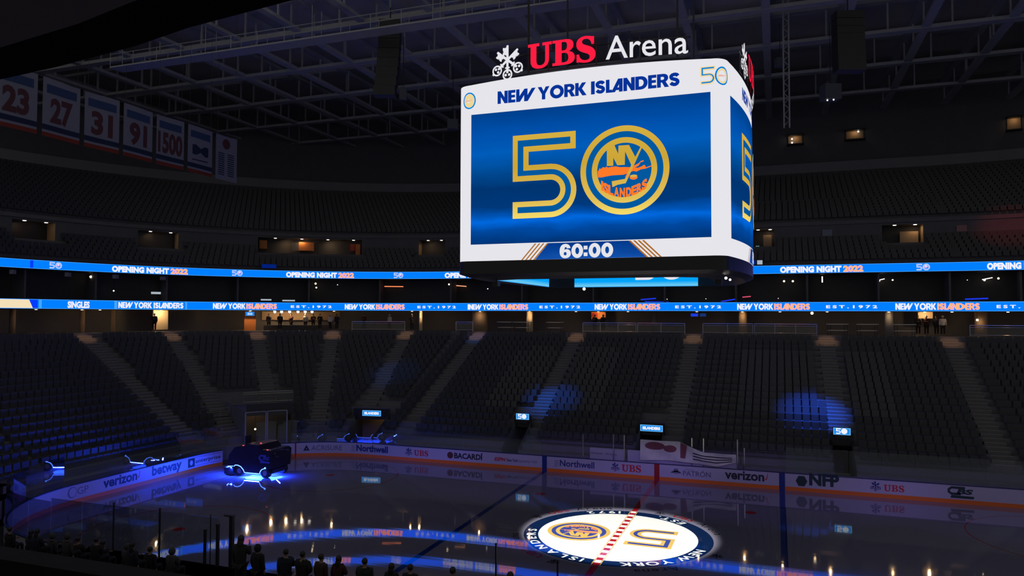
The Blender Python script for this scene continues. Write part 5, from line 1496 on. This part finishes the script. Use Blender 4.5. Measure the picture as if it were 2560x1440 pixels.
for x in (-26.62, -24.52):
    for y in (Y0+0.02, Y1-0.30):
        w = MB()
        w.tube([(x, y, 0.34), (x, y+0.28, 0.34)], 0.34, mat('tyre_rubber', (0.015, 0.015, 0.016), 0.8), 22)
        o = w.build('wheel', ZM, False)
        hcap = MB(); hcap.tube([(x, y-0.012, 0.34), (x, y+0.292, 0.34)], 0.17, M_STEEL, 14); hcap.build('hub', o)
# strip lights: along the sill and round both wheel arches, both sides
arch = [(-27.52, 0.60), (-27.0, 0.63), (-26.93, 0.715), (-26.70, 0.715), (-26.47, 0.64), (-26.25, 0.44), (-26.16, 0.27), (-24.94, 0.27), (-24.88, 0.42), (-24.76, 0.565), (-24.56, 0.64), (-24.50, 0.65)]
for y, tag in ((Y0-0.015, 0), (Y1+0.015, 1)):
    mb = MB(); mb.tube([(x, y, z) for x, z in arch], 0.024, E_STRIP, 6); mb.ball((-24.49, y, 0.68), 0.06, E_STRIP); mb.build('light_strip', ZM)
mb = MB(); mb.tube([(-23.9, Y0+0.25, 1.62), (-24.3, Y0+0.2, 1.88), (-24.9, Y0+0.1, 1.86)], 0.02, M_STEEL, 6); mb.tube([(-23.9, Y1-0.3, 1.62), (-24.0, Y0+0.9, 1.80)], 0.02, M_STEEL, 6); mb.build('trim_rail', ZM)
E_TAIL = emit('tail_light', (1.0, 0.12, 0.10), 1.2)
mb = MB()
for x, y, z in ((-25.25, Y0+0.5, 2.20), (-26.45, Y0+0.2, 2.02), (-24.4, Y0+0.1, 1.87)): mb.box((x, y, z), (0.13, 0.05, 0.035), E_TAIL)
mb.build('marker_light', ZM)
mb = MB(); mb.box((-26.45, 5.3, 2.02), (0.5, 0.6, 0.12), M_BLACK); mb.box((-26.7, 5.3, 2.30), (0.10, 0.55, 0.55), M_BLACK); mb.build('driver_seat', ZM)
mb = MB(); mb.tube([(-25.9, 5.3, 2.1), (-26.02, 5.3, 2.42)], 0.03, M_BLACK, 6); mb.tube([(-26.05+0.0*math.cos(t), 5.3+0.2*math.cos(t*PI/6), 2.42+0.12*math.sin(t*PI/6)) for t in range(13)], 0.018, M_BLACK, 6); mb.build('steering_wheel', ZM)
mb = MB(); mb.box((-27.35, 5.33, 0.32), (0.75, 2.3, 0.42), M_BLACK); mb.tube([(-27.6, 4.3, 0.5), (-27.0, 4.3, 0.62)], 0.03, M_STEEL, 6); mb.build('conditioner', ZM)
mb = MB(); mb.tube([(-23.86, Y0+0.2, 1.45), (-23.55, Y0+0.2, 1.45)], 0.05, M_BLACK, 8); mb.build('side_arm', ZM)
fl = Flat(); ad_cbs(mat('logo_blue', rgb(60, 80, 170), 0.5))(fl, 0.9)
fl.map('logo', lambda u, v, h: Vector((-25.02+u, Y0-h, 0.74+0.8*v)), ZM, 0.006)
def down_light(name, loc, power, w, h, tilt=None):
    t = Vector(loc)+Vector((0, 0, -1)) if tilt is None else Vector(loc)+Vector(tilt)
    return area(name, loc, t, power*1.35, (0.014, 0.055, 1.0), w, h)
down_light('under_glow', (-25.6, 5.3, 0.27), 420, 2.4, 1.3)
down_light('sill_glow', (-25.55, Y0-0.03, 0.25), 420, 1.2, 0.04, (0, -0.7, -1))
down_light('sill_glow', (-27.25, Y0-0.03, 0.56), 420, 0.5, 0.04, (-0.5, -0.6, -1))
down_light('sill_glow', (-27.62, 4.6, 0.55), 300, 0.04, 0.5, (-1.0, -0.75, -1.1))
down_light('sill_glow', (-23.95, 5.0, 0.30), 170, 0.05, 0.35, (0.7, 0, -1))

# ------------------------------------------------------------------ people
M_SKIN = mat('skin', (0.30, 0.19, 0.14), 0.6); M_HAIR = mat('hair', (0.02, 0.016, 0.014), 0.6)
CLOTH = {'black': mat('cloth_black', (0.014, 0.014, 0.016), 0.85), 'navy': mat('cloth_navy', (0.016, 0.02, 0.04), 0.85), 'brown': mat('cloth_brown', (0.045, 0.025, 0.016), 0.85), 'grey': mat('cloth_grey', (0.05, 0.05, 0.055), 0.85),
         'green': mat('cloth_green', (0.018, 0.032, 0.024), 0.85), 'maroon': mat('cloth_maroon', (0.05, 0.012, 0.012), 0.85), 'white': mat('cloth_white', (0.55, 0.53, 0.50), 0.85)}
def skin_mesh(name, verts, edges, root, m, parent, sub=1):
    me = bpy.data.meshes.new(name); me.from_pydata([v[0] for v in verts], edges, []); me.materials.append(m)
    o = bpy.data.objects.new(name, me); COL.objects.link(o)
    md = o.modifiers.new('skin', 'SKIN'); md.use_smooth_shade = True
    sv = me.skin_vertices[0].data
    for i, v in enumerate(verts):
        r = v[1]; sv[i].radius = r if isinstance(r, tuple) else (r, r); sv[i].use_root = (i == root)
    s = o.modifiers.new('sub', 'SUBSURF'); s.levels = s.render_levels = sub
    dg = bpy.context.evaluated_depsgraph_get(); dg.update()
    fin = bpy.data.meshes.new_from_object(o.evaluated_get(dg)); fin.name = name
    bpy.data.objects.remove(o); bpy.data.meshes.remove(me)
    if not fin.materials: fin.materials.append(m)
    else: fin.materials[0] = m
    ob = bpy.data.objects.new(name, fin); COL.objects.link(ob); ob.parent = parent; ORG[ob.name] = Vector((0, 0, 0))
    return ob
ARMS = {'down': [(0.225, -0.01, 1.14), (0.235, 0.05, 0.90)], 'hip': [(0.36, -0.06, 1.16), (0.19, 0.06, 1.02)], 'fold': [(0.25, 0.05, 1.16), (0.02, 0.22, 1.20)], 'rail': [(0.25, 0.10, 1.16), (0.20, 0.33, 1.10)], 'phone': [(0.22, 0.12, 1.15), (0.13, 0.24, 1.36)]}
def person(label, loc, height=1.72, rz=0.0, la='down', ra='down', top='black', legs='black', hair='short', seated=False, lean=0.0, group=None, bulk=1.0):
    root = thing('person', label, 'person', (0, 0, 0), group)
    V = []; E = []
    def add(p, r, par=None):
        x, y, z = p
        if not seated and z > 0.9: y += lean*(z-0.9)
        if seated: z -= 0.47
        V.append(((x, y, z), r)); i = len(V)-1
        if par is not None: E.append((par, i))
        return i
    pel = add((0, 0, 0.95), (0.12*bulk, 0.085*bulk)); sp = add((0, 0, 1.12), (0.11*bulk, 0.08*bulk), pel); ch = add((0, 0.01, 1.31), (0.125*bulk, 0.085*bulk), sp)
    nk = add((0, 0, 1.46), 0.055, ch); h0 = add((0, 0.02, 1.52), (0.06, 0.075), nk); h1 = add((0, 0.025, 1.60), (0.078, 0.098), h0); h2 = add((0, 0.015, 1.675), (0.06, 0.075), h1)
    add((0, 0.135, 1.585), 0.014, h1)
    for q in (-1, 1): add((q*0.088, 0.01, 1.60), 0.016, h1)
    T0 = len(V)
    ids = {}
    for q, pose in ((-1, la), (1, ra)):
        el, wr = ARMS[pose]
        sh = add((q*0.185*bulk, 0, 1.39), 0.062, ch); e = add((q*el[0], el[1], el[2]), 0.043, sh); w = add((q*wr[0], wr[1], wr[2]), 0.029, e)
        dv = (Vector((q*wr[0], wr[1], wr[2]))-Vector((q*el[0], el[1], el[2]))).normalized()
        wv = Vector((q*wr[0], wr[1], wr[2])); sd = dv.cross(Vector((q, 0.2, 0))).normalized()
        pm = wv+dv*0.075; pi = add(pm, (0.036, 0.018), w)
        for j, L in enumerate((0.062, 0.072, 0.066, 0.052)):
            f0 = add(pm+dv*0.03+sd*(0.018*(j-1.5)), 0.0095, pi); add(pm+dv*(0.03+L)+sd*(0.019*(j-1.5))+Vector((-q*0.012, 0.006, 0)), 0.008, f0)
        t0 = add(wv+dv*0.05+sd*0.042, 0.010, pi); add(wv+dv*0.10+sd*0.050, 0.009, t0)
    for q in (-1, 1):
        if seated:
            hp = add((q*0.10, 0.02, 0.93), 0.085, pel); kn = add((q*0.13, 0.42, 0.95), 0.062, hp); an = add((q*0.12, 0.44, 0.55), 0.040, kn); add((q*0.12, 0.58, 0.505), 0.034, an)
        else:
            hp = add((q*0.095, 0, 0.90), 0.088, pel); kn = add((q*0.105, 0.015, 0.50), 0.060, hp); an = add((q*0.11, -0.02, 0.10), 0.040, kn); add((q*0.12, 0.13, 0.045), 0.036, an)
    skin_mesh('body', V, E, 0, M_SKIN, root)
    # clothing over the body
    V2 = []; E2 = []
    def ad2(p, r, par=None):
        x, y, z = p
        if not seated and z > 0.9: y += lean*(z-0.9)
        if seated: z -= 0.47
        V2.append(((x, y, z), r)); i = len(V2)-1
        if par is not None: E2.append((par, i))
        return i
    a = ad2((0, 0, 0.84 if not seated else 0.95), (0.205*bulk, 0.16*bulk)); b = ad2((0, 0, 1.12), (0.195*bulk, 0.155*bulk), a); c = ad2((0, 0, 1.31), (0.215*bulk, 0.165*bulk), b); ad2((0, 0, 1.435), (0.10, 0.09), c)
    for q, pose in ((-1, la), (1, ra)):
        el, wr = ARMS[pose]
        s_ = ad2((q*0.19*bulk, 0, 1.38), 0.095, c); e_ = ad2((q*el[0], el[1], el[2]), 0.072, s_); ad2((q*wr[0], wr[1], wr[2]), 0.055, e_)
    skin_mesh('jacket', V2, E2, 1, CLOTH[top], root)
    V2.clear(); E2.clear()
    a = ad2((0, 0, 0.93), (0.185*bulk, 0.145*bulk))
    for q in (-1, 1):
        if seated: h_ = ad2((q*0.10, 0.06, 0.93), 0.10, a); k_ = ad2((q*0.13, 0.42, 0.95), 0.075, h_); ad2((q*0.12, 0.44, 0.60), 0.058, k_)
        else: h_ = ad2((q*0.098, 0, 0.84), 0.105, a); k_ = ad2((q*0.105, 0.015, 0.50), 0.076, h_); ad2((q*0.11, -0.02, 0.13), 0.060, k_)
    skin_mesh('trousers', V2, E2, 0, CLOTH[legs], root)
    mb = MB(); zo = (1.615-0.47) if seated else 1.615; yo = 0.0 if seated else lean*0.7
    if hair == 'long':
        mb.ball((0, -0.005+yo, zo+0.015), 0.108, M_HAIR, 14, 10, (0.90, 1.0, 1.0)); mb.ball((0, -0.055+yo, zo-0.13), 0.10, M_HAIR, 12, 8, (0.95, 0.55, 1.7))
    elif hair == 'cap':
        mb.ball((0, 0.005+yo, zo+0.02), 0.107, CLOTH[top], 14, 10, (0.90, 1.0, 0.85)); mb.box((0, 0.13+yo, zo+0.03), (0.15, 0.12, 0.012), CLOTH[top])
    elif hair == 'hood':
        mb.ball((0, -0.012+yo, zo-0.01), 0.125, CLOTH[top], 14, 10, (0.95, 0.95, 1.15))
    else: mb.ball((0, -0.008+yo, zo+0.018), 0.104, M_HAIR, 14, 10, (0.88, 1.0, 0.95))
    mb.build('hair' if hair in ('short', 'long') else hair, root, True)
    k = height/1.735; root.scale = (k, k, k); root.location = loc; root.rotation_euler = (0, 0, rz)
    return root
NY = -16.55
NEAR = [(603, 1337, 'down', 'phone', 'black', 'long', 'tallest person in black at the left of the row, one hand raised', 0.10, 0.95, 1),
        (645, 1360, 'down', 'down', 'black', 'hood', 'person in a dark hood standing second from the left of the row by the glass', -0.1, 0.95, 1),
        (715, 1371, 'down', 'fold', 'navy', 'short', 'broad person in dark jacket standing third in the row by the glass, head turned aside', 0.4, 1.1, 2),
        (757, 1377, 'fold', 'hip', 'black', 'short', 'broad person in dark jacket with the right elbow stuck out', 0.0, 1.15, 2),
        (803, 1383, 'down', 'down', 'brown', 'short', 'person in a dark brown jacket standing right of the one with the elbow out', -0.2, 1.0, 2),
        (847, 1388, 'down', 'fold', 'maroon', 'long', 'long haired person in a brownish red top standing by the glass', 0.0, 0.9, 2),
        (912, 1394, 'fold', 'down', 'green', 'short', 'person in a dark green jacket standing alone by the glass', 0.2, 1.1, 3),
        (979, 1407, 'down', 'down', 'black', 'long', 'long haired person in black, left of a close pair near the bottom edge', 0.0, 0.9, 3),
        (1026, 1409, 'down', 'down', 'black', 'short', 'short haired person in black, right of a close pair near the bottom edge', 0.1, 1.0, 3),
        (1132, 1416, 'down', 'down', 'grey', 'short', 'lone person whose head just shows at the bottom edge, left of the glass post', 0.0, 1.0, 3),
        (1276, 1428, 'down', 'down', 'navy', 'short', 'person whose head top just shows at the bottom edge under the centre circle', 0.0, 1.0, 3)]
for px, py, la, ra, top, hair, lab, rz, bulk, row in NEAR:
    best = None
    for k in range(0, 6):
        y = -HY-(rowd(k)+0.45); p = on_y(px, py, y); h = p.z-rowz(k)
        if best is None or abs(h-1.70) < abs(best[1]-1.70): best = (k, h, p, y)
    k, h, p, y = best
    person(lab, (p.x, y, rowz(k)), max(1.55, min(1.92, h)), rz, la, ra, top, 'black', hair, bulk=bulk)
# seated crowd in the dark at the lower left
CR0 = [(25, 1350), (78, 1362), (132, 1350), (196, 1366), (258, 1378), (318, 1388), (375, 1394), (92, 1398), (168, 1404), (240, 1416), (330, 1424), (430, 1418)]
for i, (px, py) in enumerate(CR0):
    best = None
    for k in range(0, 8):
        y = -HY-(rowd(k)+0.40); p = on_y(px, py, y); h = p.z-rowz(k)
        if p.x < -22: 
            pass
        if best is None or abs(h-1.25) < abs(best[1]-1.25): best = (k, h, p, y)
    k, h, p, y = best
    if i >= 7: k += 1; y = -HY-(rowd(k)+0.40); p = on_y(px, py, y)
    person('seated spectator in dark clothing in the shadows at the lower left', (p.x, y, rowz(k)), 1.72, 0.1*math.sin(i*2.3), 'fold', 'fold' if i % 2 else 'down', ('black', 'navy', 'grey')[i % 3], 'black', ('short', 'long', 'hood')[i % 3], seated=True, group='seated crowd at the lower left')
# small figures on the concourse, copies of two prototypes
proto = []
for i, (la, ra, top, hair) in enumerate((('down', 'fold', 'black', 'short'), ('phone', 'down', 'navy', 'long'), ('down', 'down', 'white', 'cap'), ('fold', 'fold', 'maroon', 'short'))):
    proto.append((la, ra, top, hair))
FAR = [(386, 21.4, 0, 2.6, 'dark figure standing in front of the tall cream wall panel'), (672, 22.9, 1, 2.9, 'person at the left end of the bar under the globe lamps'), (700, 20.6, 0, 3.1, 'dark clothed person seated side of the bar, second from its left end'), (728, 22.9, 3, 2.4, 'person in maroon at the middle of the bar'), (764, 22.9, 2, 3.0, 'person in a white top and cap behind the bar'), (783, 22.9, 3, 3.4, 'person in maroon at the bar, right of the one in white'),
       (800, 20.8, 0, 2.8, 'dark clothed person in front of the bar near its right end'), (826, 20.2, 2, 2.5, 'person in a white top and cap at the head of the aisle stairs'), (842, 20.2, 1, 3.7, 'person in navy at the head of the aisle stairs, beside the one in white'),
       (2295, 22.3, 0, 2.9, 'dark figure at the left of the cream panel on the right'), (2316, 22.3, 3, 3.2, 'person in maroon in the middle of the cream panel on the right'), (2341, 22.2, 1, 2.7, 'person in navy at the right of the cream panel on the right'), (2357, 21.0, 2, 3.1, 'person in a white top and cap standing right of the cream panel'), (1487, 22.3, 0, 3.0, 'dark figure in front of the orange concession panel'), (1508, 22.3, 1, 3.2, 'second dark figure in front of the orange concession panel'),
       (910, 21.2, 3, 3.0, 'person in maroon behind the guard rail left of the bright column'), (974, 21.2, 2, 2.6, 'person in a white top and cap behind the guard rail left of the bright column'), (1030, 19.9, 0, 3.3, 'dark figure at the stair head beside the bright column')]
made = {}
for px, d, k, rz, lab in FAR:
    s = sol(px, d, 10.2); p, a = place(s, d, ZC)
    if k in made:
        o = dup(made[k]); o['label'] = lab
    else:
        la, ra, top, hair = proto[k]
        o = made[k] = person(lab, (0, 0, 0), 1.74, 0, la, ra, top, 'black', hair)
    o.location = p; o.rotation_euler = (0, 0, a+rz)

# ------------------------------------------------------------------ near glass posts at the lower left
for px, y0, y1, w, lab in ((285, 1350, 1258, 0.05, 'thin glass post on the near boards, leftmost of the dark posts'), (400, 1380, 1272, 0.06, 'thin dark glass post on the near boards left of the gate posts'), (513, 1395, 1325, 0.09, 'short dark gate post on the near boards, left of three'), (545, 1400, 1312, 0.11, 'middle dark gate post on the near boards'), (580, 1405, 1290, 0.16, 'thick dark gate post with an offset cap, beside the standing people'), (527, 1398, 1288, 0.03, 'hair-thin post between the gate posts'), (1240, 1444, 1360, 0.05, 'thin dark glass post at the bottom edge under the centre circle'), (1394, 1450, 1402, 0.05, 'short dark glass post at the bottom edge beside the circle lettering')):
    t = on_y(px, y1, -HY-0.07)
    root = thing('glass_post', lab, 'post', (t.x, -HY-0.07, 1.09))
    mb = MB(); mb.box((t.x, -HY-0.07, (1.09+t.z)/2), (w, w*0.8, t.z-1.09), M_BLACK); mb.build('post', root)
    mb = MB(); mb.box((t.x-(0.12 if px == 580 else 0), -HY-0.07, t.z), (w*1.25+(0.22 if px == 580 else 0), w, 0.05), M_BLACK); mb.build('cap', root)
